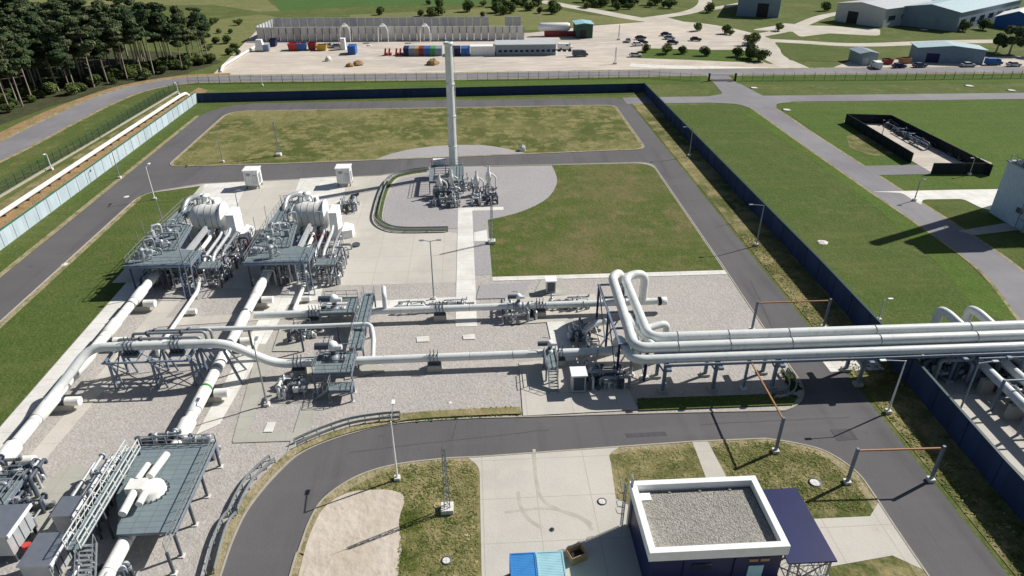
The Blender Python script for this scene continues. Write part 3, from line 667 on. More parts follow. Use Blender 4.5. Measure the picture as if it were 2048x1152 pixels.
def clamp_support(label, x, y, z, r, h0, cat='pipe support', base=0.0):
    t = thing('pipe_support', label, cat, (x, y, 0))
    MB().box((x, y, (h0+base)/2), (1.7, 1.5, h0-base), 0, .94).build('beam' if base else 'block', 'leg' if base else 'concrete_grey', t)
    q = MB().box((x, y, h0+.08), (1.4, 1.3, .16)); q.box((x, y, (h0+z-r)/2+.1), (1.2, .9, max(.1, z-r-h0+.25))); q.build('saddle', 'steel_dark', t)
    for k in (-.42, 0, .42):
        q = MB(); n = 10; R2 = r+.07
        pts = [(x+k, y+R2*math.cos(math.pi*i/n), z+R2*math.sin(math.pi*i/n)) for i in range(n+1)]
        q.tube(pts, .05, 0, 6); q.bar((x+k, y-R2, z), (x+k, y-R2, h0), .07); q.bar((x+k, y+R2, z), (x+k, y+R2, h0), .07)
        q.bar((x+k, y+.1, z+R2), (x+k, y+.1, z+R2+.55), .08)
        q.build('clamp', 'steel_dark', t)
clamp_support('concrete block with clamps under the front long pipe, below the double lamp post', -5.2, 65.5, 1.6, .48, .95)
clamp_support('concrete block with clamps under the rear long pipe, right of the double lamp post', -4.9, 76.5, 1.65, .48, .95)
clamp_support('concrete block with clamps just left of front valve platform', -20.8, 65.5, 1.6, .48, .95)
clamp_support('concrete block with clamps just left of rear valve platform', -21.2, 76.3, 1.7, .48, .95)
clamp_support('concrete block with clamps on rear long pipe near the cabinet', 8.2, 76.6, 1.6, .48, .95)
clamp_support('concrete block with clamps on the front long pipe beside the upright valve', 9.4, 65.6, 1.6, .48, .95)
clamp_support('raised clamp saddle in the left half of the raised pipe', -38.6, 65.0, 5.0, .5, 4.15, base=3.9)
clamp_support('raised clamp saddle in the right half of the raised pipe', -33.6, 65.0, 5.0, .5, 4.15, base=3.9)

# ---- pipe bridge to the right
zb = 5.5
t = thing('bridge_pipe', 'rearmost pale pipe of the bridge, rising in a wide loop from the capped pipe', 'pipeline', (22, 77, 0))
MB().tube([(21.9, 76.8, 1.6), (21.9, 76.8, 6.0), (18.9, 75.8, 6.0), (19.0, 62.4, 5.6), (150, 62.4, 5.6)], .55, 1.5, 26, seg=8).build('pipe', 'pipe', t)
for x in (20.2, 26, 32.9, 42.9, 54, 66, 80): ring(MB(), (x+2, 62.4, 5.6), .60, .08, 'X').build('band', 'steel', t)
t = thing('bridge_pipe', 'middle pale pipe of the bridge, with the long arm reaching back over the rear pipe', 'pipeline', (17, 76, 0))
MB().tube([(19.0, 76.7, 1.6), (18.6, 76.9, 6.1), (17.3, 75.6, 6.1), (17.0, 60.6, 5.5), (150, 60.6, 5.5)], .58, 1.5, 26, seg=8).build('pipe', 'pipe', t)
for x in (20.2, 26, 32.9, 42.9, 54, 66, 80): ring(MB(), (x+1.6, 60.6, 5.5), .63, .08, 'X').build('band', 'steel', t)
t = thing('bridge_pipe', 'front lower pale pipe of the bridge, curving down on the left', 'pipeline', (17, 59, 0))
MB().tube([(16.1, 65.7, 1.6), (16.1, 64.6, 4.4), (16.6, 59.6, 4.65), (150, 59.6, 4.65)], .52, 1.5, 26, seg=8).build('pipe', 'pipe', t)
t = thing('bridge_pipe', 'short looped pale pipe tucked under the bridge pipes at their left end', 'pipeline', (21, 65, 0))
MB().tube([(22.0, 65.8, 1.2), (22.0, 65.8, 5.3), (18.9, 64.9, 5.0), (18.6, 62.4, 5.0)], .42, 1.0, 22, seg=8).build('pipe', 'pipe', t)
MB().tube([(18.2, 68.2, 1.6), (17.9, 68.2, 5.2), (17.9, 66.2, 5.2), (19.4, 60.8, 5.2)], .42, .9, 22, seg=8).build('pipe', 'pipe', t)
def portal(label, x, ya=59.6, yb=62.4, zt=4.6, y2=None):
    t = thing('bridge_portal', label, 'pipe support', (x, (ya+yb)/2, 0))
    for y in (ya, yb):
        MB().box((x, y, .2), (.95, .8, .4)).build('foot', 'concrete_grey', t)
        MB().box((x, y, zt/2+.1), (.34, .3, zt-.3)).build('leg', 'leg', t)
        MB().prism([(x-.17, y-.15), (x+.17, y-.15), (x+.17, y+.15), (x-.17, y+.15)], zt-.02, zt+.1).build('plate', 'leg', t)
        q = MB().bar((x, y, zt-1.2), (x+.75, y, zt-.05), .18); q.bar((x, y, zt-1.2), (x-.75, y, zt-.05), .18); q.build('bracket', 'leg', t)
    q = MB().box((x, (ya+yb)/2+.2, zt+.12), (.5, yb-ya+3.2, .3)); q.build('crossbeam', 'leg', t)
    return t
for lb, x in (('leftmost blue grey portal under the pipe bridge', 20.4), ('second blue grey portal from the left under the bridge', 26.1), ('portal at the bridge just before the right road, on the gravel tip', 32.9),
              ('portal between right road and the dark barrier', 42.9), ('portal standing past the dark barrier on shaded ground', 53.5), ('portal near the right picture edge under the bridge', 58.5)):
    portal(lb, x, y2=None, zt=3.9)
t = thing('cable_tray', 'long closed cable tray running under the bridge pipes', 'cable tray', (40, 61.5, 0))
MB().box((85, 61.6, 4.15), (131, 2.3, .16)).build('tray', 'leg', t)
t = thing('bridge_girder', 'long blue grey girder carrying the front pipe of the bridge', 'girder', (40, 59.4, 0))
q = MB(); q.box((85, 58.8, 4.3), (130, .14, .3)); q.build('girder', 'leg', t)
MB().box((85, 63.2, 4.7), (130, .16, .5)).build('rear_girder', 'leg', t)
# tall dark rack frame left of the arms
t = thing('steel_frame', 'tall dark blue braced steel frame under the long arms of the bridge pipes', 'frame', (16.5, 70, 0))
for x in (15.6, 18.8):
    for y in (61.8, 68.5, 75.2): MB().bar((x, y, 0), (x, y, 5.2), .24).build('leg', 'navy', t)
q = MB()
for x in (15.6, 18.8):
    q.bar((x, 61.8, 5.2), (x, 75.2, 5.2), .24)
    for a, b in ((61.8, 68.5), (68.5, 75.2)): q.bar((x, a, .3), (x, b, 5), .12); q.bar((x, b, .3), (x, a, 5), .12)
for y in (61.8, 65, 68.5, 72, 75.2): q.bar((15.4, y, 5.25), (19.3, y, 5.25), .2)
q.build('bracing', 'leg', t)
# legs for short stubs in front
for lb, x, y in (('short round pipe leg on a pad left of the first bridge portal', 17.5, 63.0), ('short round pipe leg on a pad next to first bridge portal', 19.0, 62.3)):
    t = thing('support_column', lb, 'pipe support', (x, y, 0)); MB().cyl((x, y, .2), (x, y, 4.6), .2, n=12).build('leg', 'steel', t); MB().cyl((x, y, 0), (x, y, .3), .55, .45, 14).build('foot', 'concrete_white', t)

# ================================================================== VALVES AND CLUTTER
def valve(label, c, s=1.0, name='actuator_valve', axis='X', head='white'):
    x, y, z = c; t = thing(name, label, 'valve', (x, y, 0))
    MB().lathe((x, y, z), [(.55*s, -1.0*s), (.8*s, -1.0*s), (.8*s, -.85*s), (.6*s, -.8*s), (.95*s, -.45*s), (1.05*s, 0), (.95*s, .45*s), (.6*s, .8*s), (.8*s, .85*s), (.8*s, 1.0*s), (.55*s, 1.0*s)], 20, axis).build('body', 'steel', t)
    MB().cyl((x, y, z+.8*s), (x, y, z+1.9*s), .32*s, n=14).build('stem', 'steel_dark', t)
    MB().lathe((x, y, z+2.1*s), [(0, -.4*s), (.5*s, -.4*s), (.62*s, -.1*s), (.55*s, .3*s), (.3*s, .55*s), (0, .6*s)], 20, 'Z').build('bonnet', head, t)
    MB().cyl((x-.4*s, y, z+2.1*s), (x-2.0*s, y, z+2.1*s), .42*s, n=16).build('actuator', 'steel_dark', t)
    MB().cyl((x+.4*s, y-.3*s, z+2.1*s), (x+1.1*s, y-.3*s, z+2.1*s), .3*s, n=14).build('gearbox', head, t)
    MB().tube([(x, y+.5*s, z+2.2*s), (x-.2*s, y+1.1*s, z+2.6*s), (x-1.2*s, y+1.1*s, z+2.6*s)], .06*s, .2, 8).build('hose', 'steel', t)
    return t
def platform(label, x0, x1, y0, y1, z, sides='NSEW', stair=None, cut=None, name='platform', legs=None, deckmat='grating'):
    t = thing(name, label, 'platform', ((x0+x1)/2, (y0+y1)/2, 0))
    d = MB()
    if cut:
        cx0, cx1, cy0, cy1 = cut
        for (a, b, c, e) in ((x0, x1, y0, cy0), (x0, x1, cy1, y1), (x0, cx0, cy0, cy1), (cx1, x1, cy0, cy1)):
            if b-a > .02 and e-c > .02: d.box(((a+b)/2, (c+e)/2, z-.05), (b-a-.004, e-c-.004, .1))
    else: d.box(((x0+x1)/2, (y0+y1)/2, z-.05), (x1-x0, y1-y0, .1))
    d.build('deck', deckmat, t)
    f = MB()
    for y in (y0, y1): f.bar((x0, y, z-.22), (x1, y, z-.22), .14, .22)
    for x in (x0, x1): f.bar((x, y0, z-.24), (x, y1, z-.24), .14, .22)
    n = int((y1-y0)/1.2)
    for i in range(1, n): f.bar((x0, y0+(y1-y0)*i/n, z-.2), (x1, y0+(y1-y0)*i/n, z-.2), .08, .12)
    f.build('frame', 'leg', t)
    r = MB(); A, B, C2, D = (x0, y0, z), (x1, y0, z), (x1, y1, z), (x0, y1, z)
    for s, p, q in (('S', A, B), ('E', B, C2), ('N', C2, D), ('W', D, A)):
        if s in sides: r.rail([p, q], wd=.055)
    r.build('railing', 'steel', t)
    for (x, y) in (legs or ((x0, y0), (x1, y0), (x1, y1), (x0, y1))):
        MB().bar((x, y, 0), (x, y, z-.3), .18).build('leg', 'leg', t)
        MB().box((x, y, .08), (.4, .4, .16)).build('foot', 'concrete_white', t)
    if stair:
        (sx, sy), (dx, dy), wd = stair; n = max(3, int(z/.22)); st = MB(); px_, py_ = -dy, dx
        run = n*.26
        for k in (-1, 1):
            a = Vector((sx+px_*wd/2*k, sy+py_*wd/2*k, z)); b = a+Vector((dx*run, dy*run, -z+.05))
            st.bar(a, b, .06, .22); st.bar(a+Vector((0, 0, 1)), b+Vector((0, 0, 1)), .05)
            for i in range(4): u = a.lerp(b, i/3); st.bar(u, u+Vector((0, 0, 1)), .05)
        for i in range(n):
            c = (sx+dx*.26*(i+.5), sy+dy*.26*(i+.5), z-z*(i+.5)/n)
            st.box(c, (.25 if abs(dx) > .5 else wd, wd if abs(dx) > .5 else .25, .04))
        st.build('stair', 'steel', t)
    return t
def manifold(label, x0, x1, y0, y1, zmax, n, seed, name='pipe_manifold', mats=('steel', 'alu', 'pipe', 'steel_dark'), rr=(.07, .22)):
    """skid of small bore piping: headers, risers, loops, hand wheels"""
    g_ = random.Random(seed); t = thing(name, label, 'pipework', ((x0+x1)/2, (y0+y1)/2, 0))
    nm = {'steel': 'small_pipe', 'alu': 'lagged_pipe', 'pipe': 'painted_pipe', 'steel_dark': 'dark_pipe', 'pipe_white': 'white_pipe', 'silver': 'bright_pipe', 'red': 'red_pipe', 'black': 'black_pipe', 'leg': 'grey_pipe'}
    for k in range(n):
        m = mats[g_.randrange(len(mats))]; r = g_.uniform(*rr); q = MB()
        x = g_.uniform(x0, x1); y = g_.uniform(y0, y1); z = g_.uniform(.4, zmax)
        kind = g_.random()
        if kind < .35:
            L = g_.uniform(.3, 1)*(y1-y0)*.8; ya = max(y0, y-L/2); yb = min(y1, y+L/2)
            q.tube([(x, ya, .1), (x, ya, z), (x, yb, z), (x, yb, g_.choice([.1, z-.5]))], r, r*2, 10)
        elif kind < .65:
            L = g_.uniform(.3, 1)*(x1-x0)*.8; xa = max(x0, x-L/2); xb = min(x1, x+L/2)
            q.tube([(xa, y, .1), (xa, y, z), (xb, y, z), (xb, y, g_.choice([.1, z+.4]))], r, r*2, 10)
        elif kind < .85:
            q.cyl((x, y, .1), (x, y, z), r*.8, n=10); q.lathe((x, y, z), [(.02, -.04), (.26, -.04), (.3, 0), (.26, .04), (.02, .04)], 12)
        else:
            q.box((x, y, z*.6), (g_.uniform(.3, .6), g_.uniform(.2, .4), g_.uniform(.4, .7)))
        if kind < .65: q.lathe((x, y, z), [(r, -.07), (r*1.9, -.07), (r*1.9, .07), (r, .07)], 12, 'Y' if kind < .35 else 'X')
        q.build(nm[m] if kind < .65 else 'hand_valve' if kind < .85 else 'junction_box', m, t)
    return t
# front valve station
platform('front valve platform around a white domed valve, with stair at the front', -18.3, -14.1, 61.9, 66.0, 2.6, 'NWSE', cut=(-17.8, -15.2, 63.8, 66.0))
valve('white domed valve rising through the front valve platform', (-16.6, 65.5, 1.7), 1.0)
platform('long narrow walkway joining the front and rear valve platforms', -14.9, -13.5, 66.2, 79.0, 2.9, 'EW', name='walkway', legs=((-14.9, 66.8), (-13.5, 66.8), (-14.9, 72.5), (-13.5, 72.5), (-14.9, 78.6), (-13.5, 78.6)))
platform('rear valve platform around a white valve between the two lamp posts', -19.9, -15.6, 74.6, 78.4, 2.6, 'NWS', cut=(-19.4, -16.8, 75.4, 77.6))
valve('white valve standing in the rear platform', (-18.3, 76.4, 1.7), .95)
manifold('tangle of thin pipes at the left foot of the front valve platform', -22.5, -19.2, 60.8, 63.8, 1.9, 16, 3)
manifold('tangle of thin pipes at the left foot of the rear valve platform', -23.5, -20.4, 72.0, 75.4, 1.8, 16, 4)
platform('low steel step frame in front of the front valve platform', -16.4, -14.0, 60.0, 61.6, 1.6, 'ESW', stair=((-16.5, 60.8), (-1, 0), .8))
manifold('small valves and pipes behind the rear long pipe, beneath the plaza edge', -10.6, -1.4, 78.2, 80.4, 1.2, 26, 5, rr=(.06, .14))
t = thing('horizontal_drain_pipe', 'thin pinkish pipe with a row of small valves behind the rear long pipe', 'pipe', (-6, 78.9, 0))
MB().tube([(-11, 78.6, .7), (-.4, 79.2, .7)], .2, 0, 12).build('pipe', 'alu', t)
for x in (-9.2, -7.4, -5.0, -4.5, -4.0, -2.6): MB().cyl((x, 78.8, .7), (x, 78.8, 1.3), .13, n=8).build('valve', 'steel_dark', t)
# upright valve on front pipe at x~8.8 with steps
valve('tall upright valve with round white hand head on the front long pipe', (8.3, 65.6, 1.6), .7, head='pipe_white')
platform('small steel step bridge leading down in front of the upright valve', 7.6, 8.9, 62.3, 65.0, 2.0, 'EW', stair=((8.25, 62.4), (0, -1), 1.0))
valve('valve cluster on the rear long pipe left of the cabinet', (5.4, 76.6, 1.6), .7)
manifold('pipes and small valves around the rear long pipe left of cabinet', 3.2, 8.0, 75.0, 78.8, 1.6, 22, 6)
manifold('row of small pipes running along the rear long pipe up to the bridge arms', 9.4, 15.0, 77.6, 79.2, 1.8, 22, 8, rr=(.06, .14))
manifold('pipe tangle in shadow below the arms of the bridge pipes, front half', 10.6, 17.0, 60.4, 64.2, 1.9, 40, 9)
manifold('pipe tangle between the long pipes below the bridge arms', 11.6, 15.4, 67.2, 73.6, 1.8, 20, 10)
t = thing('lagged_pipe', 'grey lagged pipe lying diagonally between the long pipes under the arms', 'pipe', (13, 70, 0))
MB().tube([(11.2, 70.4, .9), (12.9, 70.8, .9), (14.6, 72.4, 1.2), (16.4, 72.8, 1.2)], .42, .8, 16).build('pipe', 'silver', t)
def cabinet(label, px, py, wx=1.8, wy=1.1, h=2.3, mat='silver'):
    b = at(px, py); t = thing('equipment_cabinet', label, 'cabinet', (b.x, b.y, 0)); x, y = b.x, b.y
    MB().box((x, y, h*.55), (wx, wy, h*.9)).build('body', mat, t)
    MB().box((x, y, h+.06), (wx+.3, wy+.4, .12)).build('roof', 'white', t)
    MB().box((x, y-wy/2-.02, h*.55), (wx*.8, .03, h*.7)).build('door', 'steel_dark', t)
    for i in (-1, 1):
        for j in (-1, 1): MB().box((x+i*(wx/2-.1), y+j*(wy/2-.1), .06), (.1, .1, .12)).build('foot', 'steel_dark', t)
cabinet('grey cabinet on pale concrete between the lawn and the rear long pipe', 1101, 584, 1.3, 1.1, 2.0)
cabinet('white topped cabinet on shaded concrete beneath the bridge arms', 1155, 780, 1.5, 1.4, 2.5)
def shed(label, x, y):
    t = thing('plant_room', label, 'cabinet', (x, y, 0))
    MB().box((x, y, 2.2), (2.6, 2.4, 2.9)).build('body', 'white', t)
    MB().box((x, y, 3.72), (2.9, 2.7, .14)).build('roof', 'white', t)
    q = MB()
    for i in range(5): q.box((x-1.0+i*.5, y-1.22, 2.2), (.06, .05, 2.6))
    q.build('cladding_rib', 'silver', t)
    MB().box((x+1.32, y-.2, 2.0), (.04, 1.3, 2.0)).build('door', 'steel', t)
    MB().box((x-.5, y-1.26, 2.9), (.7, .05, .5)).build('louvre', 'steel', t); MB().box((x+.6, y-1.26, 1.9), (.7, .05, 1.7)).build('hatch', 'silver', t)
    for i in (-1, 1):
        for j in (-1, 1): MB().box((x+i*1.1, y+j*1.0, .38), (.18, .18, .74)).build('leg', 'steel_dark', t)
shed('left white box cabin on short legs at the back edge of plaza', -42.0, 126.4)
shed('right white box cabin on short legs beside the road in front of the stack', -24.8, 126.6)

# ================================================================== FILTER SKIDS
def skid(label, ox, oy, seed, rust):
    """front-left corner of the deck at (ox, oy)"""
    t = thing('filter_skid', label, 'process skid', (ox+5, oy+12, 0)); Z = 4.2
    poly = [(ox, oy), (ox+10.4, oy), (ox+10.4, oy+4.2), (ox+6.2, oy+4.8), (ox+5.2, oy+13), (ox+2.6, oy+14), (ox+2.2, oy+22), (ox+.6, oy+22), (ox, oy+12)]
    MB().prism(poly, Z-.1, Z).build('deck', 'grating', t)
    MB().prism([(ox+11.2, oy+.2), (ox+14.6, oy+.2), (ox+14.6, oy+2.2), (ox+11.2, oy+2.2)], 3.2, 3.32).build('step_deck', 'grating', t)
    f = MB()
    for a, b in zip(poly, poly[1:]+poly[:1]): f.bar((*a, Z-.28), (*b, Z-.28), .16, .3)
    f.cyl((ox-.2, oy-.25, Z-.1), (ox+10.6, oy-.25, Z-.1), .3, n=14)
    f.build('frame', 'leg', t)
    r = MB(); r.rail([(p[0], p[1], Z) for p in poly[3:]]+[(ox, oy, Z)], wd=.06); r.rail([(ox, oy, Z), (ox+10.4, oy, Z), (ox+10.4, oy+4.6, Z)], wd=.06)
    r.rail([(ox+11.2, oy+.2, 3.3), (ox+14.6, oy+.2, 3.3), (ox+14.6, oy+2.2, 3.3)], wd=.05)
    r.rail([(ox+2.6, oy+4.4, Z), (ox+6.1, oy+4.4, Z)], wd=.05); r.build('railing', 'steel', t)
    for (x, y) in ((ox+.3, oy+.3), (ox+4.9, oy+.3), (ox+5.9, oy+.3), (ox+10.2, oy+.3), (ox+.3, oy+9), (ox+.8, oy+20), (ox+5.0, oy+12), (ox+10.2, oy+4.4), (ox+14.4, oy+.4), (ox+14.4, oy+2)):
        MB().bar((x, y, 0), (x, y, Z-.3 if x < ox+11 else 3.2), .2).build('leg', 'steel_dark', t)
    # sloping stair at the right front
    s = MB()
    for k in (0, .9, 1.8):
        s.bar((ox+8.6+k, oy-.1, Z), (ox+9.6+k, oy-2.6, 0.1), .16, .26)
    for i in range(14):
        u = i/14; s.box((ox+9.05+u, oy-.1-2.5*u, Z-Z*u-.1), (.85, .2, .05))
    for k in (0, .9): s.bar((ox+8.6+k, oy-.1, Z+1), (ox+9.6+k, oy-2.6, 1.1), .06)
    s.build('stair', 'leg', t)
    g_ = random.Random(seed)
    for k in range(9):
        x = ox+.8+g_.random()*3.6; y = oy+1.2+k*1.35; 
        if x > ox+4.2: x = ox+4.2
        vr = g_.uniform(.18, .42); vh = g_.uniform(.6, 1.7)
        q = MB().cyl((x, y, Z), (x, y, Z+vh), vr, n=14)
        if k % 3 == 0: q.lathe((x, y, Z+vh), [(vr, 0), (vr*1.5, .02), (vr*1.5, .2), (vr*.8, .4), (0, .45)], 14)
        elif k % 3 == 1: q.cyl((x-vr*2, y, Z+vh*.7), (x+vr*2.2, y, Z+vh*.7), vr*.8, n=12); q.box((x+vr*2.4, y, Z+vh*.7), (.35, .45, .5))
        else: q.tube([(x, y, Z+vh), (x, y, Z+vh+.6), (x+1.2, y+.8, Z+vh+.6), (x+1.2, y+.8, Z)], vr*.5, .4, 8)
        q.tube([(x+.3, y, Z+.6), (x+1.0, y+.2, Z+.8), (x+1.1, y+.8, Z+.2)], .13, .2, 8); q.build('deck_valve', 'silver' if k % 2 else 'steel', t)
        if k % 2 == 0: MB().bar((x-.9, y+.4, Z), (x-.9, y+.4, Z+2.6+k*.3), .07).build('vent_rod', 'steel', t)
    # vessel
    vx, vy, vz = ox+6.3, oy+17.6, 3.7; ves = MB()
    ves.lathe((vx, vy, vz), [(0, -3.1), (.8, -3.0), (1.5, -2.6), (1.9, -2.0), (2.05, -1.2), (2.05, 3.0)], 36, 'X'); vo = ves.build('vessel', 'pipe_white', t)
    for hx in (-.9, .3, 1.5, 2.5): MB().lathe((vx+hx, vy, vz), [(2.06, -.05), (2.09, -.05), (2.09, .05), (2.06, .05)], 36, 'X').build('jacket_band', 'steel', t)
    vp = MB()
    vp.tube([(vx-2, vy+1.6, vz+1.2), (vx-2, vy+1.6, vz+2.4), (vx-.4, vy+2.6, vz+2.4), (vx-.4, vy+3.2, vz)], .2, .4, 10); vp.cyl((vx+1.4, vy+.6, vz+1.8), (vx+1.4, vy+.6, vz+2.6), .3, n=14); vp.build('top_piping', 'steel', t)
    MB().lathe((vx, vy, vz), [(2.05, 2.95), (2.3, 2.98), (2.3, 3.3), (2.05, 3.32), (0, 3.34)], 36, 'X').build('end_flange', 'white', t)
    MB().lathe((vx-1.2, vy+3.8, vz-.2), [(0, -2.4), (1.0, -2.2), (1.7, -1.4), (1.8, -.5), (1.8, 2.0), (0, 2.1)], 30, 'X').build('rear_vessel', 'pipe_white', t)
    MB().box((vx+5.0, vy-.3, 2.4), (1.5, 3.6, 4.6)).build('white_housing', 'white', t)
    for j in range(3):
        MB().box((ox+1.0+j*1.9, oy+2.4+j*3.0, Z+.5), (.7, .5, 1.0)).build('control_box', 'steel', t)
    hp = MB()
    for j in range(4): hp.tube([(ox+.9, oy+3+j*2.6, Z+.3), (ox+.9, oy+3+j*2.6, Z+.9), (ox+4.4, oy+3.3+j*2.6, Z+.9), (ox+4.4, oy+3.3+j*2.6, Z)], .14, .4, 8)
    hp.build('deck_pipes', 'steel', t)
    MB().prism([(vx+6.3, vy-2.2), (vx+8.2, vy-1.7), (vx+8.2, vy+.6), (vx+6.3, vy+1.6)], .1, 1.5).build('white_hood', 'white', t)
    for k in (-1.4, 1.8): MB().box((vx+k, vy, .95), (.6, 3.6, 1.9)).build('saddle', 'leg', t)
    lo = MB(); n = 18
    lo.tube([(vx-.6+.95*math.cos(6.283*i/n), vy+2.5, vz+1.5+.95*math.sin(6.283*i/n)) for i in range(n+1)], .14, 0, 10); lo.build('ring_pipe', 'steel', t)
    MB().tube([(vx-3.6, vy+.3, vz), (vx-4.8, vy+.6, vz+.4), (vx-4.8, vy+3.6, vz+1.6), (vx-2.2, vy+5.2, vz+1.8), (vx-2, vy+5.4, 1)], .45, 1.0, 16).build('inlet_pipe', 'silver', t)
    MB().lathe((vx-.2, vy+1.2, vz+2.2), [(.5, 0), (.5, .8), (.8, .85), (.8, 1.0), (0, 1.1)], 18).build('manway', 'white', t)
    # long lagged pipes from vessel to the front
    for k, (xx, r_, m_) in enumerate(((7.6, .34, 'pipe_white'), (9.6, .26, 'silver'), (11.2, .30, 'silver'), (12.8, .22, 'steel'))):
        MB().tube([(ox+xx, oy+17-k, 2.6), (ox+xx, oy+14, 1.6+.3*k), (ox+xx, oy+6.5, 1.6+.3*k), (ox+xx, oy+4.8, .5)], r_, 1.0, 14).build('lagged_pipe', m_, t)
    MB().box((ox+7.2, oy+9.5, 3.1), (.5, 9.5, .9)).build('cable_tray', 'silver', t)
    mats = ['steel', 'silver', 'steel_dark', 'alu']
    for k in range(99):
        m = mats[g_.randrange(len(mats))] if g_.random() > (.02 if rust else .0) else 'darkred'; b = MB()
        if k % 3 == 0: x, y, zz = ox+g_.uniform(.5, 9.8), oy+g_.uniform(.4, 6), g_.uniform(.6, 3.6)
        elif k % 3 == 1: x, y, zz = ox+g_.uniform(7, 14.5), oy+g_.uniform(3, 15), g_.uniform(.5, 2.4)
        else: x, y, zz = ox+g_.uniform(10, 15), oy+g_.uniform(0, 8), g_.uniform(.5, 2.6)
        r_ = g_.uniform(.06, .2); L = g_.uniform(.8, 3.2)
        if g_.random() < .5: b.tube([(x, y, .1), (x, y, zz), (x, min(y+L, oy+17), zz), (x, min(y+L, oy+17), zz*.4)], r_, .3, 8)
        elif g_.random() < .6: b.tube([(x, y, zz*.3), (x, y, zz), (min(x+L, ox+15), y, zz), (min(x+L, ox+15), y, .1)], r_, .3, 8)
        else: b.cyl((x, y, 0), (x, y, zz), r_, n=8); b.lathe((x, y, zz), [(.02, -.04), (.3, -.04), (.3, .04), (.02, .04)], 10)
        b.build('small_pipe', m, t)
    for (x, y) in ((14.2, 8.8), (15.6, 13.0)):
        MB().cyl((ox+x, oy+y, 0), (ox+x, oy+y, .35), .75, n=18).build('round_pit', 'steel_dark', t)
    for y in (2.2, 4.2, 6.4): MB().bar((ox+1, oy+y, .2), (ox+9, oy+y+.6, 3.4), .14).build('brace', 'steel_dark', t)
    # dense under-deck plant
    for k in range(7):
        x = ox+1+g_.random()*8; y = oy+1.5+g_.random()*9
        MB().cyl((x, y, .3), (x, y, 3.0), g_.uniform(.3, .7), n=14).build('under_deck_vessel', 'leg', t)
    MB().tube([(ox+1.6, oy+5, 2.3), (ox+8.5, oy+5, 2.3)], .6, 0, 16).build('header', 'steel', t)
    return t
skid('left filter skid with silver horizontal vessel, nearest the lawn', -49.0, 86.3, 11, True).scale = (.84, 1, 1)
skid('right filter skid with silver horizontal vessel and casting a blue shadow on plaza', -32.9, 86.3, 23, True).scale = (.84, 1, 1)
manifold('grey pump skid with hoses on the plaza right of the second filter vessel', -24.6, -20.8, 112.2, 116.8, 2.2, 26, 14, mats=('steel', 'silver', 'steel_dark'))
for lb, x, y0, y1, x2 in (('slim white pipe on drum supports right of the left insulated pipeline', -38.6, 70.5, 86, -38.6), ('slim white pipe on drum supports right of middle insulated pipeline', -24.2, 78.0, 87, -24.4)):
    t = thing('slim_pipeline', lb, 'pipe', (x, (y0+y1)/2, 0))
    MB().tube([(x, y1, 2.2), (x, y1-1.5, .9), (x, y0, .9), (x+.2, y0-.6, .1)] if x < -30 else [(x, y1, 2.2), (x, y1-1.5, .9), (x, y0, .9), (x+8, y0, .9)], .26, .8, 14).build('pipe', 'pipe_white', t)
    for k in range(2):
        y = y0+4+k*5; MB().cyl((x+.3, y, .6), (x+1.4, y, .6), .38, n=14).build('anchor_drum', 'pipe_white', t)

# ================================================================== VENT STACK
t = thing('vent_stack', 'tall pale grey cylindrical vent stack rising behind the plaza', 'stack', (-3.9, 130.8, 0))
MB().cyl((-3.9, 130.8, 1.2), (-3.9, 130.8, 25.0), .82, .70, 28).build('shaft', 'pipe', t)
MB().lathe((-3.9, 130.8, 25.0), [(.7, 0), (.86, .02), (.9, .25), (.82, .5), (.5, .55), (.5, .3), (0, .28)], 28).build('rim', 'pipe', t)
q = MB()
for x in (-3.3, -2.95): q.bar((x+.1, 129.95, 2.5), (x-.02, 130.1, 24.6), .06)
for i in range(50): q.bar((-3.2, 129.96, 2.7+i*.44), (-2.88, 129.96, 2.7+i*.44), .035)
q.build('ladder', 'white', t)
MB().cyl((-3.9, 130.8, 0), (-3.9, 130.8, 1.3), 1.35, 1.0, 24).build('base', 'steel', t)
for z in (6, 12, 18): MB().lathe((-3.9, 130.8, z), [(.78, -.1), (.88, -.1), (.88, .1), (.78, .1)], 28).build('band', 'pipe', t)
platform('square service frame of thin posts around the foot of the vent stack', -8.2, -2.0, 120.4, 129.2, 2.6, 'NESW', name='service_platform', cut=(-7.6, -4.6, 121, 128.4))
t = thing('canopy_box', 'small white canopy on dark posts just left of the vent stack', 'canopy', (-6.7, 130.3, 0))
MB().box((-6.6, 130.4, 3.0), (2.6, 1.3, .9)).build('roof', 'white', t)
for x in (-7.7, -5.5):
    for y in (129.9, 130.9): MB().bar((x, y, 0), (x, y, 2.6), .12).build('post', 'steel_dark', t)
for lb, x, y, h, tilt in (('first white vent riser left below the stack foot', -6.3, 119.3, 4.6, -.2), ('second white vent riser directly below the stack', -4.1, 120.6, 4.9, -.1), ('third white vent riser with bulb, right of the stack foot', .5, 119.6, 4.8, .1), ('rightmost white vent riser with bulb and side loop', 2.8, 120.6, 5.4, .15)):
    t = thing('vent_riser', lb, 'vent pipe', (x, y, 0))
    MB().lathe((x, y, 0), [(.28, 0), (.28, h*.4), (.55, h*.48), (.62, h*.6), (.5, h*.72), (.24, h*.8), (.2, h)], 18).build('silencer', 'pipe_white', t)
    MB().tube([(x, y-.2, .7), (x+1.3, y-.4, .7), (x+1.35, y-.2, h*.6), (x+.5, y, h*.72)], .15, .4, 10).build('side_loop', 'pipe_white', t)
    q = MB()
    for k in (-1, 1): q.bar((x+k*.9, y-.9, 0), (x+k*.15, y, h*.45), .1); q.bar((x+k*.9, y+.9, 0), (x+k*.15, y, h*.45), .1)
    q.build('tripod', 'steel', t)
manifold('dense grey pipe manifold at the foot of the stack, left half', -7.4, -2.6, 113.8, 119.6, 2.2, 46, 15, mats=('steel', 'silver', 'steel_dark'))
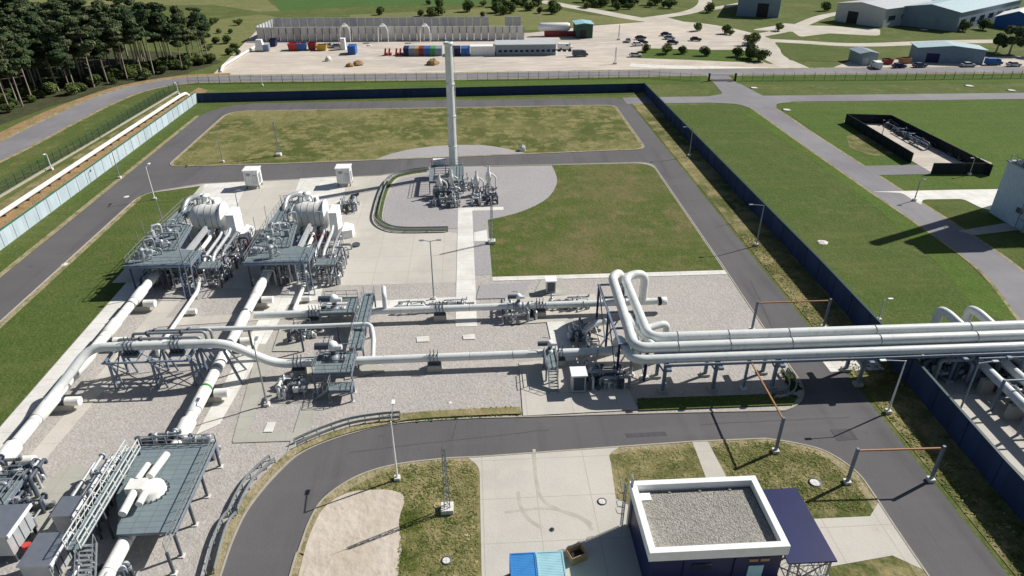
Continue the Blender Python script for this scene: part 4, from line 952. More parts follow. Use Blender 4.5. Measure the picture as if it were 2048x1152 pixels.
manifold('dense grey pipe manifold beneath the right vent risers', -.4, 4.2, 114.6, 119.8, 2.0, 34, 16, mats=('steel', 'silver', 'steel_dark'))
manifold('white boxes and pipes right of the stack between the risers', -2.6, 0.2, 121.5, 126.5, 2.0, 20, 17, mats=('pipe_white', 'silver', 'steel'))

# ================================================================== BOTTOM LEFT STATION
zd = 2.9
t = thing('deck', 'large grey green grating deck over the middle pipeline at the bottom left', 'platform', (-29, 44, 0))
dk = [(-33.6, 38.2), (-25.3, 38.2), (-25.3, 51.2), (-33.0, 51.2)]
MB().prism([(-31.9, 44.6), (-30.7, 42.6), (-30.0, 40.4), (-25.3, 40.4), (-25.3, 51.0), (-32.2, 51.0)], zd-.1, zd).build('deck_plate', 'grating', t)
f = MB()
for x in (-30.0, -27.4, -25.4): f.bar((x, 40.5, zd-.25), (x, 50.9, zd-.25), .16, .26)
for i in range(7): f.bar((-30, 40.5+i*1.73, zd-.22), (-25.4, 40.5+i*1.73, zd-.22), .1, .2)
f.build('frame', 'leg', t)
r = MB(); r.rail([(-25.3, 38.4, zd), (-25.3, 51.0, zd), (-32.2, 51.0, zd)], wd=.055, post=1.1); r.build('railing', 'steel', t)
for y in (38.6, 40.3, 43.6, 46.9, 50.7):
    MB().bar((-25.4, y, 0), (-25.4, y, zd-.3), .2).build('leg', 'steel_dark', t)
    MB().box((-25.4, y, .1), (.5, .5, .2)).build('foot', 'concrete_white', t)
t = thing('walkway', 'raised catwalk with lattice handrails on the left of the large deck', 'walkway', (-32.5, 44, 0))
MB().box((-32.4, 44.4, 3.35), (1.1, 11.5, .1)).build('deck_plate', 'grating', t)
r = MB(); r.rail([(-32.95, 38.7, 3.4), (-32.95, 50.1, 3.4)], wd=.07, post=1.3); r.rail([(-31.85, 38.7, 3.4), (-31.85, 50.1, 3.4)], wd=.07, post=1.3)
for i in range(8): y = 38.8+i*1.4; r.bar((-32.95, y, 3.4), (-32.95, y+.7, 4.5), .05); r.bar((-32.95, y+.7, 4.5), (-32.95, y+1.4, 3.4), .05)
r.build('railing', 'pipe', t)
for y in (39, 42.5, 46, 49.8):
    for x in (-32.9, -31.9): MB().bar((x, y, 0), (x, y, 3.3), .16).build('leg', 'steel_dark', t)
s = MB(); SA, SB = Vector((-31.6, 39.3, 3.3)), Vector((-30.2, 33.6, 0))
for dx in (-.65, .65):
    o_ = Vector((dx, 0, 0)); s.bar(SA+o_, SB+o_, .08, .26); s.bar(SA+o_+Vector((0, 0, 1)), SB+o_+Vector((0, 0, 1)), .06)
    for i in range(7): u = (SA+o_).lerp(SB+o_, i/6); s.bar(u, u+Vector((0, 0, 1)), .05)
for i in range(18): u = SA.lerp(SB, (i+.5)/18); s.box(tuple(u), (1.25, .26, .04))
s.build('stair', 'steel', t)
t = thing('valve_unit', 'large white valve head with paired pipes on top of the large deck', 'valve', (-29.2, 45, 0))
MB().lathe((-28.9, 45.0, 3.1), [(0, .7), (.75, .65), (1.1, .35), (1.2, -.5), (1.3, -.5), (1.3, -.65), (1.1, -.7)], 26).build('bonnet', 'pipe_white', t)
MB().box((-29.9, 44.8, 3.8), (1.5, 1.3, .7)).build('gearbox', 'pipe_white', t)
MB().cyl((-29.2, 45.8, 3.9), (-28.9, 48.8, 3.7), .34, n=20).build('upper_cylinder', 'pipe_white', t)
MB().cyl((-30.1, 45.4, 4.0), (-29.9, 47.3, 4.0), .26, n=16).build('small_cylinder', 'pipe_white', t)
MB().cyl((-29.9, 44.2, 3.8), (-29.9, 41.8, 3.7), .34, n=20).build('lower_cylinder', 'pipe_white', t)
MB().cyl((-28.9, 44.2, 3.8), (-28.9, 42.7, 3.8), .3, n=16).build('small_cylinder', 'pipe_white', t)
q = MB()
for i in range(20): a = 6.283*i/20; q.cyl((-28.9+1.36*math.cos(a), 45+1.36*math.sin(a), 2.9), (-28.9+1.36*math.cos(a), 45+1.36*math.sin(a), 3.1), .09, n=6)
q.build('bolt_ring', 'steel_dark', t)
MB().cyl((-28.9, 45, 2.3), (-28.9, 45, 2.5), .9, n=20).build('stem', 'pipe_white', t)
manifold('row of small dark flanged pipes at the upper edge of the large deck', -33.4, -26.2, 51.8, 53.4, 3.4, 34, 18, mats=('steel', 'silver', 'steel_dark'), rr=(.1, .3))
manifold('dark pipe tangle on the left side of the raised catwalk', -36.0, -33.4, 43.0, 50.5, 3.0, 50, 19, mats=('steel', 'steel_dark', 'silver'))
manifold('pipe tangle under and below the large deck end', -33.0, -28.6, 33.5, 39.0, 2.6, 34, 20, mats=('steel', 'steel_dark', 'silver'))
manifold('pipe tangle at left picture edge where the left pipeline ends', -47.6, -40.8, 45.4, 50.2, 3.2, 70, 21, mats=('steel', 'silver', 'steel_dark'))
platform('small grating platform over pipes at the left picture edge', -45.2, -41.6, 44.8, 48.4, 2.3, 'NESW')
manifold('low pipes between the left edge platform and the metal cabins', -41.8, -38.4, 42.8, 46.6, 1.6, 24, 22, mats=('steel', 'silver', 'steel_dark'))
def cabin(label, quad, z, z0, redb=False):
    P = [at(a, b, z) for a, b in quad]; x0 = (P[0].x+P[3].x)/2; x1 = (P[1].x+P[2].x)/2; y1 = (P[0].y+P[1].y)/2; y0 = (P[2].y+P[3].y)/2
    t = thing('metal_cabin', label, 'cabin', ((x0+x1)/2, (y0+y1)/2, 0))
    MB().box(((x0+x1)/2-.1, (y0+y1)/2, (z+z0)/2), (x1-x0-.35, y1-y0-.3, z-z0)).build('body', 'silver', t)
    MB().box(((x0+x1)/2, (y0+y1)/2, z+.06), (x1-x0, y1-y0, .12)).build('roof', 'alu', t)
    MB().box((x1+.06, (y0+y1)/2, z+.02), (.12, y1-y0, .3)).build('roof_trim', 'white', t)
    q = MB()
    for i in range(1, 4): q.box((x1-.26, y0+(y1-y0)*i/4, (z+z0)/2), (.05, .06, z-z0-.2))
    q.build('panel_joint', 'steel_dark', t)
    for x in (x0+.3, x1-.4):
        for y in (y0+.3, y1-.3): MB().box((x, y, z0/2), (.2, .2, z0)).build('leg', 'steel_dark', t)
    if redb: MB().cyl((x1+.3, y0+1.0, .5), (x1+.3, y0+1.0, 1.2), .35, n=14).build('red_vessel', 'red', t)
cabin('metal clad cabin with white trim at the left picture edge', [(-52, 1014), (60, 1009), (15, 1076), (-108, 1080)], 3.2, .9, True)
cabin('small metal clad cabin beside the catwalk, furthest of the three', [(127, 996), (172, 991), (142, 1034), (98, 1036)], 2.9, .8)
cabin('metal clad cabin in the bottom left corner beside the stair', [(76, 1069), (144, 1064), (99, 1133), (34, 1136)], 3.0, .8)

# ================================================================== BUILDING AT THE BOTTOM RIGHT
t = thing('control_building', 'dark blue building with white parapet and gravel roof at the bottom right', 'building', (18, 38, 0))
bx0, bx1, by0, by1, bz = 12.5, 23.4, 34.3, 41.7, 5.0
MB().box(((bx0+bx1)/2, (by0+by1)/2, 2.1), (bx1-bx0-.5, by1-by0-.5, 4.2)).build('wall', 'navy', t)
rf = MB().box(((bx0+bx1)/2, (by0+by1)/2, 4.26), (bx1-bx0-.9, by1-by0-.9, .1)).build('roof', 'roof_gravel', t)
q = MB()
for (cx, cy, dx, dy) in (((bx0+bx1)/2, by0+.26, bx1-bx0, .52), ((bx0+bx1)/2, by1-.26, bx1-bx0, .52), (bx0+.26, (by0+by1)/2, .52, by1-by0-1.06), (bx1-.26, (by0+by1)/2, .52, by1-by0-1.06)):
    q.box((cx, cy, 4.55), (dx, dy, .96))
q.build('parapet', 'white', t)
MB().box((bx0+1.15, by1-1.2, 4.36), (.9, .8, .08)).build('roof_hatch', 'white', rf)
MB().tube([(13.3, 40.9, 4.36), (22.8, 41.0, 4.36), (22.9, 35.0, 4.36)], .03, .2, 6).build('lightning_cable', 'steel_dark', rf)
for x in (13.2, 15.8, 18.4, 21): MB().box((x, 40.9, 4.36), (.2, .2, .1)).build('cable_block', 'concrete_grey', rf)
MB().box((21.2, by0+.22, 1.5), (1.2, .08, 2.5)).build('door', 'lightblue', t)
for i in range(2): MB().box((20.9+i*.9, by0+.22, 3.35), (.7, .08, .28)).build('vent_louvre', 'brown', t)
MB().box((16.8, by0+.22, 2.9), (1.6, .06, .7)).build('window', 'glass', t)
for x in (15.4, 19.4): MB().cyl((x, by0+.15, .1), (x, by0+.15, 4.1), .06, n=8).build('downpipe', 'navy', t)
MB().box((12.6, 41.2, 3.1), (.1, .5, 5.8)).build('ladder_backing', 'steel', t)
q = MB()
for y in (40.6, 41.3): q.bar((12.0, y, .2), (12.0, y, 5.9), .06)
for i in range(18): q.bar((12.0, 40.6, .4+i*.3), (12.0, 41.3, .4+i*.3), .04)
for z in (2.4, 3.2, 4.0, 4.8, 5.6): q.tube([(12.0, 40.5, z), (11.4, 40.6, z), (11.4, 41.3, z), (12.0, 41.4, z)], .03, .25, 6)
q.build('ladder', 'steel', t)
t = thing('blue_canopy', 'dark blue ribbed canopy on steel posts against the building side', 'canopy', (25.5, 38, 0))
MB().box((25.4, 37.85, 3.3), (3.9, 7.6, .14)).build('roof', 'navy', t)
for x in (23.9, 27.1):
    for y in (34.4, 38, 41.2): MB().bar((x, y, 0), (x, y, 3.2), .14).build('post', 'steel', t)
q = MB(); q.bar((23.9, 34.4, .2), (27.1, 34.4, 3), .08); q.bar((27.1, 34.4, .2), (23.9, 34.4, 3), .08); q.bar((27.1, 34.4, .2), (27.1, 38, 3), .08); q.bar((27.1, 38, .2), (27.1, 34.4, 3), .08); q.build('brace', 'steel', t)
q = MB()
for (a, b) in (((23.9, 34.35), (27.15, 34.35)), ((27.15, 34.35), (27.15, 41.2))):
    A, B = Vector((*a, 0)), Vector((*b, 0)); n = int((B-A).length/.35)
    for i in range(n+1): u = A.lerp(B, i/n); q.bar(u, u+Vector((0, 0, 2.6)), .03)
    for z in (.2, 1.4, 2.6): q.bar(A+Vector((0, 0, z)), B+Vector((0, 0, z)), .05)
q.build('mesh_side', 'steel', t)
def container(label, x0, x1, y0, y1, z, mat, doors=True, cat='container', name='shipping_container', end='-Y'):
    t = thing(name, label, cat, ((x0+x1)/2, (y0+y1)/2, 0)); q = MB(); cx, cy = (x0+x1)/2, (y0+y1)/2
    q.box((cx, cy, z/2+.08), (x1-x0-.06, y1-y0-.06, z-.2))
    q.build('shell', mat, t)
    e = MB()
    for x in (x0+.06, x1-.06):
        for y in (y0+.06, y1-.06): e.box((x, y, z/2), (.14, .14, z+.02))
    for y in (y0+.05, y1-.05): e.box((cx, y, z-.05), (x1-x0-.28, .12, .14)); e.box((cx, y, .1), (x1-x0-.28, .12, .18))
    for x in (x0+.05, x1-.05): e.box((x, cy, z-.05), (.12, y1-y0-.28, .14)); e.box((x, cy, .1), (.12, y1-y0-.28, .18))
    e.build('frame', mat, t)
    if doors:
        d = MB(); d.box((cx-(x1-x0)/4, y0-.01, z/2), ((x1-x0)/2-.2, .05, z-.4)); d.box((cx+(x1-x0)/4, y0-.01, z/2), ((x1-x0)/2-.2, .05, z-.4)); 
        for k in (-.3, .3): d.bar((cx+k, y0-.06, .3), (cx+k, y0-.06, z-.25), .04)
        d.build('door', mat, t)
    return t
A, B, D = at(1019, 1107, 2.5), at(1071, 1105, 2.5), at(1125, 1102, 2.5)
container('bright blue container at the bottom edge, left of a pale one', A.x, B.x-.03, A.y-5.9, A.y, 2.5, 'bluebright')
container('pale turquoise container at the bottom edge beside a wooden crate', B.x+.03, D.x, A.y-5.9, A.y, 2.52, 'lightblue')
c = at(1152, 1118, 0); t = thing('wooden_crate', 'open wooden crate with dark contents next to pale container', 'crate', (c.x, c.y, 0))
def rotbox(mb, cx, cy, z, sx, sy, sz, az, ox, oy): 
    return mb.box((cx+ox*math.cos(az)-oy*math.sin(az), cy+ox*math.sin(az)+oy*math.cos(az), z), (sx, sy, sz), az)
az = R(22)
for (ox, oy, sx, sy) in ((0, -.5, 1.4, .06), (0, .5, 1.4, .06), (-.68, 0, .06, .94), (.68, 0, .06, .94)): rotbox(MB(), c.x, c.y, .5, sx, sy, .95, az, ox, oy).build('side_board', 'brown', t)
rotbox(MB(), c.x, c.y, .1, 1.3, .93, .1, az, 0, 0).build('base_board', 'brown', t)
rotbox(MB(), c.x, c.y, .35, .9, .6, .4, az, .1, 0).build('contents', 'black', t)
# ladder hose reel stand, manholes, small covers
def disc(label, px, py, r, mat, name='manhole_cover', h=.06, z=.11):
    p = at(px, py); t = thing(name, label, 'manhole cover', (p.x, p.y, 0))
    MB().lathe((p.x, p.y, z), [(r*1.3, 0), (r*1.3, h), (r, h+.01)], 24).build('ring', 'steel_dark', t)
    MB().lathe((p.x, p.y, z), [(r, h*.7), (r*.5, h), (0, h)], 24).build('lid', mat, t)
disc('round pale manhole with dark ring on the front concrete yard', 1204, 1005, .33, 'concrete_white')
disc('small dark oval drain on the front concrete yard', 1104, 1061, .16, 'black')
disc('round pale cover on the dry grass above bottom edge', 893, 1123, .33, 'concrete_white')
disc('round pale cover on the dry grass right of the white parapet building', 1629, 967, .45, 'concrete_white')
for i, (lb, px, py, r) in enumerate((('pale round shaft cover left of the rear grass road junction', 1508, 176, .9), ('pale shaft cover on the lawn near the right road bend', 1573, 220, .9), ('pale shaft cover on the far right verge, left of a pair', 1938, 172, 1.0), ('pale shaft cover at the far right edge of rear verge', 2022, 181, .9), ('pale shaft cover on the lawn in front of the warehouses', 1848, 60, 1.6))):
    disc(lb, px, py, r, 'concrete_white', z=.06)
def rock(label, px, py, s, mat='concrete_white', name='boulder', cat='rock', hh=.7):
    p = at(px, py); g_ = random.Random(px*7+py); q = MB(); n = 10; prof = [(s*1.0, 0), (s*1.05, s*hh*.35), (s*.8, s*hh*.75), (s*.35, s*hh), (0, s*hh*1.02)]
    q.lathe((0, 0, 0), prof, n); q.v = [(p.x+v[0]*(1+g_.uniform(-.2, .2)), p.y+v[1]*(1+g_.uniform(-.2, .2)), v[2]*(1+g_.uniform(-.15, .15))+.02) for v in q.v]
    q.sm = [False]*len(q.f); return tag(q.build(name, mat, None), label, cat)
rock('pale boulder at the tip of the gravel crescent behind the stack', 1045, 302, .75, hh=1.8)
rock('small pale stone on the gravel above the front road', 899, 807, .22)
rock('pale flat rubble on the lawn between barrier and right road', 1645, 486, .8, hh=.3)
rock('small stones at the edge of the left road verge', 130, 530, .5, hh=.35)
rock('pale rubble on the left road near the corner', 253, 394, .45, hh=.3)
rock('pale cone of sand bagged material in the storage yard', 657, 122, 1.0, name='rubble_heap', cat='heap', hh=1.6)
rock('brown earth heap in the storage yard, left of the pair', 700, 133, 1.3, 'soil', 'earth_heap', 'heap', .8)
rock('brown earth heap in the storage yard, right of the pair', 716, 130, 1.7, 'soil', 'earth_heap', 'heap', .8)
rock('dark brush heap left of the vent stack tip', 866, 129, 1.9, 'soil', 'brush_heap', 'heap', .9)
rock('pale paper-like debris behind the blue container in the yard', 739, 92, .9, hh=.6)

# ================================================================== BLACK WALLED COMPOUND AND BLUE TOWER
sheet('compound_floor', [(92.5, 132), (92.6, 163.5), (103.5, 164), (108.5, 131), (102, 126), (92.5, 126)], 'yard', .09)
W2 = 2.3
pA, pB, pC, pD, pE, pF = at(1690, 246), at(1783, 230, W2), at(1985, 330, W2), at(1965, 348), at(1862, 348), at(1820, 327)
wall_run('black_screen_wall', 'black screen wall bent round three sides of the gravel compound', [tuple(v)[:2] for v in (pF, pA, pB, pC, pD, pE)], W2, 'blackwall', None, 3.0, thick=.12, postmat='blackwall')
manifold('dark pipework along the rear wall of the black walled compound', 99.5, 103.5, 140, 160, 1.4, 40, 31, mats=('steel_dark', 'black', 'steel_dark', 'leg'), rr=(.1, .25))
manifold('row of low dark pipes along the right side inside the black walled compound', 102.4, 105.4, 129, 140, 1.0, 30, 32, mats=('steel_dark', 'black'), rr=(.1, .2))
t = thing('blue_tower', 'tall pale blue clad building cut by the right picture edge', 'building', (96, 101, 0))
MB().box((104.2, 101.8, 4.7), (27, 8.8, 9.4)).build('wall', 'towerblue', t)
MB().box((96.6, 102.6, 14.6), (9.6, 3.4, 10)).build('upper_wall', 'shedblue', t)
for z in (11.5, 13.7, 15.9, 18.1): MB().box((96.6, 102.6, z), (9.8, 3.6, .2)).build('cladding_band', 'steel_dark', t)
MB().box((104.2, 101.8, 9.5), (27.4, 9.2, .2)).build('roof', 'steel', t)
MB().box((90.55, 100, 3), (.2, 1.2, .8)).build('vent', 'steel_dark', t)
q = MB()
for i in range(6): q.bar((90.2, 99.2+i*.0, .5+i*1.5), (90.2, 97.6, .5+i*1.5), .1)
q.bar((90.2, 99.2, 0), (90.2, 99.2, 9), .12); q.bar((90.2, 97.6, 0), (90.2, 97.6, 9), .12); q.build('ladder', 'steel', t)
r = MB().rail([(90.9, 106, 9.6), (90.9, 97.6, 9.6), (117, 97.6, 9.6)], wd=.07); r.build('railing', 'steel', t)
for x, y, h in ((101.3, 111.8, 33), (102.5, 109.6, 29)): MB().cyl((x, y, 0), (x, y, h), .95, n=20).build('chimney', 'pipe', t)
manifold('dark frames and pipes in front of the blue tower at the right edge', 91, 97, 88, 96, 3.5, 30, 33, mats=('steel_dark', 'steel'), rr=(.08, .2))
# pipework outside the barrier under the bridge, right edge
manifold('dense shaded pipework under the bridge beyond the dark barrier', 51.8, 59, 59.5, 65, 3.2, 80, 34, mats=('steel', 'steel_dark', 'silver'), rr=(.1, .28))
manifold('pipe skid at the right edge below the bridge', 57.5, 64, 50, 59, 2.2, 60, 35, mats=('steel', 'steel_dark', 'silver'), rr=(.1, .28))
for lb, pts in (('large grey pipe coming down diagonally from the bridge at the right edge', [(57.0, 65.0, 2.6), (56.6, 60.0, 2.5), (56.1, 50, 2.5), (55.6, 30, 2.5)]), ('large grey pipe in the lower right, running beside another to the picture edge', [(59.4, 65.0, 2.6), (59.3, 60, 2.5), (59.2, 48, 2.5), (59.0, 30, 2.5)])):
    t = thing('large_pipe', lb, 'pipeline', (60, 50, 0)); MB().tube(pts, .5, 1.5, 22).build('pipe', 'pipe', t)
    for y in (57.5, 53, 47): MB().box((pts[2][0]+.2, y, .95), (1.4, .6, 1.9)).build('saddle', 'concrete_grey', t)
for lb, x, r_, z in (('slim grey pipe beyond the two large pipes at the right edge', 61.6, .34, 2.6), ('second slim grey pipe at the extreme right edge', 62.9, .34, 2.6), ('thin pipe between the two large pipes at the right edge', 57.8, .22, 1.9), ('outermost pipe running out of the right edge', 64.6, .45, 2.6)):
    t = thing('right_edge_pipe', lb, 'pipeline', (x, 50, 0)); MB().tube([(x-1.5, 63.5, z), (x-.6, 60, z), (x+.4, 48, z), (x+.5, 30, z)], r_, 1.2, 18).build('pipe', 'pipe', t)
    for y in (57, 51, 45): MB().box((x, y, z/2), (.7, .4, z-.2)).build('saddle', 'concrete_grey', t)
for lb, y in (('first low steel rack crossing the pipes right of the barrier', 58.5), ('second low steel rack crossing the pipes right of the barrier', 54.5), ('third low steel rack crossing the pipes right of the barrier', 50.5)):
    t = thing('low_pipe_rack', lb, 'rack', (64, y, 0)); q = MB(); q.bar((55.2, y, 1.6), (66.5, y, 1.6), .2); q.bar((55.2, y, 4.0), (66.5, y, 4.0), .16); q.build('crossbeam', 'leg', t)
    for x in (55.2, 60.4, 66.4): MB().bar((x, y, 0), (x, y, 4.1), .22).build('leg', 'leg', t)
manifold('crowd of small pipes at the right edge beyond the shaded paving', 59, 66, 58.5, 65, 3.2, 60, 37, mats=('steel', 'pipe', 'steel_dark', 'silver'), rr=(.1, .26))
for lb, x in (('left grey arched pipe loop behind the bridge near the right edge', 57.5), ('right grey arched pipe loop behind the bridge near the right edge', 61.3)):
    t = thing('pipe_loop', lb, 'pipeline', (x, 68, 0)); MB().tube([(x-1.2, 67.8, 1.0), (x-1.2, 67.8, 4.6), (x-.8, 66.8, 4.6), (x+1.4, 61.0, 2.6)], .52, 1.6, 22, seg=10).build('pipe', 'pipe', t)

# ================================================================== STORAGE YARD
t = thing('concrete_panel_wall', 'long front row of tall concrete wall panels in the storage yard', 'wall', (-30, 284, 0))
x = -82.0
while x < 19.0:
    y = 284.6-(x+82)*.03; MB().box((x+1.25, y, 2.6), (2.45, .3, 5.2)).build('panel', 'concrete_white', t)
    MB().box((x+2.62, y-.2, 2.5), (.14, .5, 4.9)).build('joint_post', 'steel_dark', t)
    if int(x*7) % 3 == 0: MB().box((x+1.25, y-.6, .2), (2.0, .8, .4)).build('footing', 'concrete_grey', t)
    x += 2.8
t = thing('concrete_panel_wall', 'rear row of tall grey wall panels behind the front row', 'wall', (-30, 304, 0))
x = -80.0
while x < 10.8 or 14.5 < x < 19.5:
    y = 304-(x+82)*.02; MB().box((x+1.6, y, 2.9), (3.15, .3, 5.8)).build('panel', 'panel_grey', t)
    x += 3.4
    if 8 < x < 14: x = 15
t = thing('concrete_panel_wall', 'short sunlit side wall joining both panel rows at the left', 'wall', (-81, 294, 0))
for i in range(6):
    y0 = 285.5+i*3.1; MB().box((-82.4+i*.35, y0+1.5, 2.7), (.3, 2.95, 5.4)).build('panel', 'panel_grey', t)
for lb, px in (('left white arched hoop over the front panel row', 690), ('middle white arched hoop over the front panel row', 766), ('right white arched hoop over the front panel row', 850)):
    p = at(px, 86); t = thing('arched_hoop', lb, 'hoop', (p.x, p.y, 0))
    for k in (-.9, .9):
        MB().tube([(p.x-1.9, p.y+2.6+k, 0), (p.x-1.9, p.y+2.6+k, 4.9), (p.x, p.y+2.6+k, 7.0), (p.x+1.9, p.y+2.6+k, 4.9), (p.x+1.9, p.y+2.6+k, 0)], .14, 1.6, 8, seg=6).build('hoop_frame', 'white', t)
    q = MB(); q.box((p.x, p.y+2.6, 5.75), (2.0, 1.7, .2)); q.build('top_cover', 'white', t)
def skip(label, px, py, wx, wy, h, mat, inner='black', name='skip_container'):
    p = at(px, py); t = thing(name, label, 'skip', (p.x, p.y, 0)); cy = p.y+wy/2
    vs = []
    for k, (e, z) in enumerate(((-.5, .15), (0, h))): vs += [(p.x-wx/2-e*.6*(k == 0), cy-wy/2, z), (p.x+wx/2+e*.6*(k == 0), cy-wy/2, z), (p.x+wx/2+e*.6*(k == 0), cy+wy/2, z), (p.x-wx/2-e*.6*(k == 0), cy+wy/2, z)]
    MB().add(vs, [(3, 2, 1, 0), (0, 1, 5, 4), (1, 2, 6, 5), (2, 3, 7, 6), (3, 0, 4, 7)]).build('body', mat, t)
    q = MB()
    for (a, b, c, d) in ((p.x, cy-wy/2, wx+.2, .15), (p.x, cy+wy/2, wx+.2, .15), (p.x-wx/2, cy, .15, wy-.16), (p.x+wx/2, cy, .15, wy-.16)): q.box((a, b, h), (c, d, .15))
    q.build('rim', mat, t); MB().box((p.x, cy, h-.5), (wx-.2, wy-.2, .3)).build('load', inner, t)
    return t
skip('dark blue skip left of the red skips in the yard', 546, 94, 2.5, 3, 2.6, 'navy')
skip('large red skip with tipped load at the left of the row', 588, 102, 4.2, 3.5, 2.4, 'red', 'red')
skip('blue skip between two red skips', 603, 102, 3.2, 3.2, 2.4, 'blue', 'shedblue')
skip('dark red skip beside the yellow one', 624, 101, 2.8, 3, 2.5, 'darkred', 'red')
skip('yellow ochre skip at the right end of the row', 643, 102, 3.6, 3, 1.9, 'yellow', 'brown')
def pxbox(label, px0, px1, pyb, h, depth, mat, **k):
    a, b = at(px0, pyb), at(px1, pyb); return container(label, a.x, b.x, a.y, a.y+depth, h, mat, **k)
pxbox('blue container standing alone with a white cabin behind it', 696, 711, 110, 2.9, 5, 'blue')
pxbox('tall white cabin behind the lone blue container', 682, 691, 100, 3.9, 2.5, 'white', name='white_cabin', cat='cabin')
for lb, a, b, m in (('first dark container of the coloured row', 807, 818, 'navy'), ('blue grey container, second of the coloured row', 818, 829, 'shedblue'), ('beige container in the coloured row', 829, 838, 'brown'),
                    ('dark red container in the coloured row', 838, 848, 'darkred'), ('bright blue container in the coloured row', 848, 861, 'blue'), ('green container in the coloured row', 861, 871, 'greenp'),
                    ('dark container right of the green one', 871, 884, 'shedblue'), ('dark blue container just right of the vent stack tip', 901, 921, 'navy'), ('blue container at the right end of the coloured row', 922, 940, 'blue')):
    pxbox(lb, a, b, 112.5, 2.6, 5.5, m)
pxbox('long white trailer box beside the coloured containers', 941, 990, 112, 3.2, 4.5, 'white', doors=False, name='trailer_box', cat='trailer')
t = pxbox('long grey storage hall with rounded corner in the yard', 992, 1112, 112, 3.6, 9, 'shedgrey', doors=False, name='storage_hall', cat='building')
a, b = at(992, 112), at(1112, 112)
MB().box(((a.x+b.x)/2, a.y+4.5, 3.72), (b.x-a.x+.3, 9.3, .2)).build('roof', 'shedlight', t)
for i in range(14): MB().box((a.x+1.5+i*1.9, a.y-.04, 1.6), (1.2, .06, .8)).build('window', 'navy', t)
for px in (770, 778, 792, 800):
    p = at(px, 111); t = thing('red_frame', {770: 'red steel piece, leftmost before the coloured row', 778: 'second red steel piece left of the coloured row', 792: 'third red steel piece beside the dark container', 800: 'fourth red steel piece touching the dark container'}[px], 'steel part', (p.x, p.y, 0))
    MB().bar((p.x, p.y, 0), (p.x+.4, p.y, 2.4), .6).build('upright', 'red', t); MB().box((p.x+.4, p.y+.6, .4), (1.1, 1.6, .7)).build('base', 'red', t)
# cylindrical tank on red frame and green shed
p = at(1077, 74); q_ = at(1142, 74); t = thing('storage_tank', 'long white cylindrical tank on a red frame beside the green shed', 'tank', (p.x, p.y, 0))
MB().lathe(((p.x+q_.x)/2, p.y+2, 3.5), [(0, -(q_.x-p.x)/2), (1.2, -(q_.x-p.x)/2+.3), (1.6, -(q_.x-p.x)/2+1.1), (1.6, (q_.x-p.x)/2-1.1), (1.2, (q_.x-p.x)/2-.3), (0, (q_.x-p.x)/2)], 24, 'X').build('tank', 'white', t)
MB().box(((p.x+q_.x)/2+2, p.y+1.6, 1.0), (12, 2.6, 1.5)).build('frame', 'darkred', t)
def gable(label, P0, P1, depth, h, hr, wallm, roofm, name='warehouse', cat='warehouse', over=.5, doors=(), wins=0):
    """P0,P1 front wall base (left, right); ridge runs away from the viewer"""
    P0, P1 = Vector(P0[:2]), Vector(P1[:2]); u = (P1-P0); W = u.length; u /= W; v = Vector((-u.y, u.x))
    t = thing(name, label, cat, (P0.x, P0.y, 0))
    def T(a, b, z): w = P0+u*a+v*b; return (w.x, w.y, z)
    vs = []
    for b in (0, depth): vs += [T(0, b, 0), T(W, b, 0), T(W, b, h), T(W/2, b, hr), T(0, b, h)]
    MB().add(vs, [(0, 1, 2, 3, 4), (9, 8, 7, 6, 5), (1, 6, 7, 2), (5, 0, 4, 9), (0, 5, 6, 1)]).build('wall', wallm, t)
    k = .18
    for sgn in (0, 1):
        e0 = -over if sgn == 0 else W+over; zz = h-(hr-h)/(W/2)*over
        A_ = [T(e0, -over, zz+.03), T(W/2, -over, hr+.03), T(W/2, depth+over, hr+.03), T(e0, depth+over, zz+.03)]
        B_ = [(x, y, z+k) for x, y, z in A_]
        MB().add(A_+B_, [(3, 2, 1, 0), (4, 5, 6, 7), (0, 1, 5, 4), (1, 2, 6, 5), (2, 3, 7, 6), (3, 0, 4, 7)]).build('roof', roofm, t)
    for (a, wd, hh, m) in doors:
        d = [T(a, -.12, .05), T(a+wd, -.12, .05), T(a+wd, -.12, hh), T(a, -.12, hh)]; e = [T(a, .02, .05), T(a+wd, .02, .05), T(a+wd, .02, hh), T(a, .02, hh)]
        MB().add(d+e, [(0, 1, 2, 3), (7, 6, 5, 4), (0, 4, 5, 1), (1, 5, 6, 2), (2, 6, 7, 3), (3, 7, 4, 0)]).build('door', m, t)
    for i in range(wins):
        b0 = depth*(i+.3)/wins; d = [T(W+.1, b0, h*.35), T(W+.1, b0+depth/wins*.5, h*.35), T(W+.1, b0+depth/wins*.5, h*.6), T(W+.1, b0, h*.6)]; e = [T(W-.02, b0, h*.35), T(W-.02, b0+depth/wins*.5, h*.35), T(W-.02, b0+depth/wins*.5, h*.6), T(W-.02, b0, h*.6)]
        MB().add(d+e, [(0, 1, 2, 3), (7, 6, 5, 4), (0, 4, 5, 1), (1, 5, 6, 2), (2, 6, 7, 3), (3, 7, 4, 0)]).build('window', 'glass', t)
    return t
p = at(1152, 77); gable('small dark green shed with pale blue roof at the end of the yard', p, p+Vector((6.6, 0, 0)), 9, 5.2, 5.6, 'fence_green', 'lightblue', 'green_shed', 'shed', doors=((1.5, 2.5, 3, 'black'),))
p = at(1472, 32); gable('large grey blue hall at the top, cut by the picture edge', p, at(1556, 36), 45, 9, 11, 'shedblue', 'shedlight', doors=((9, 5, 6, 'black'),), wins=5)
gable('pale warehouse with dark doorway, left of the teal roofed hall', at(1668, 42), at(1764, 56), 40, 7.5, 9, 'shedlight', 'shedlight', doors=((6, 5, 5, 'black'),), wins=4)
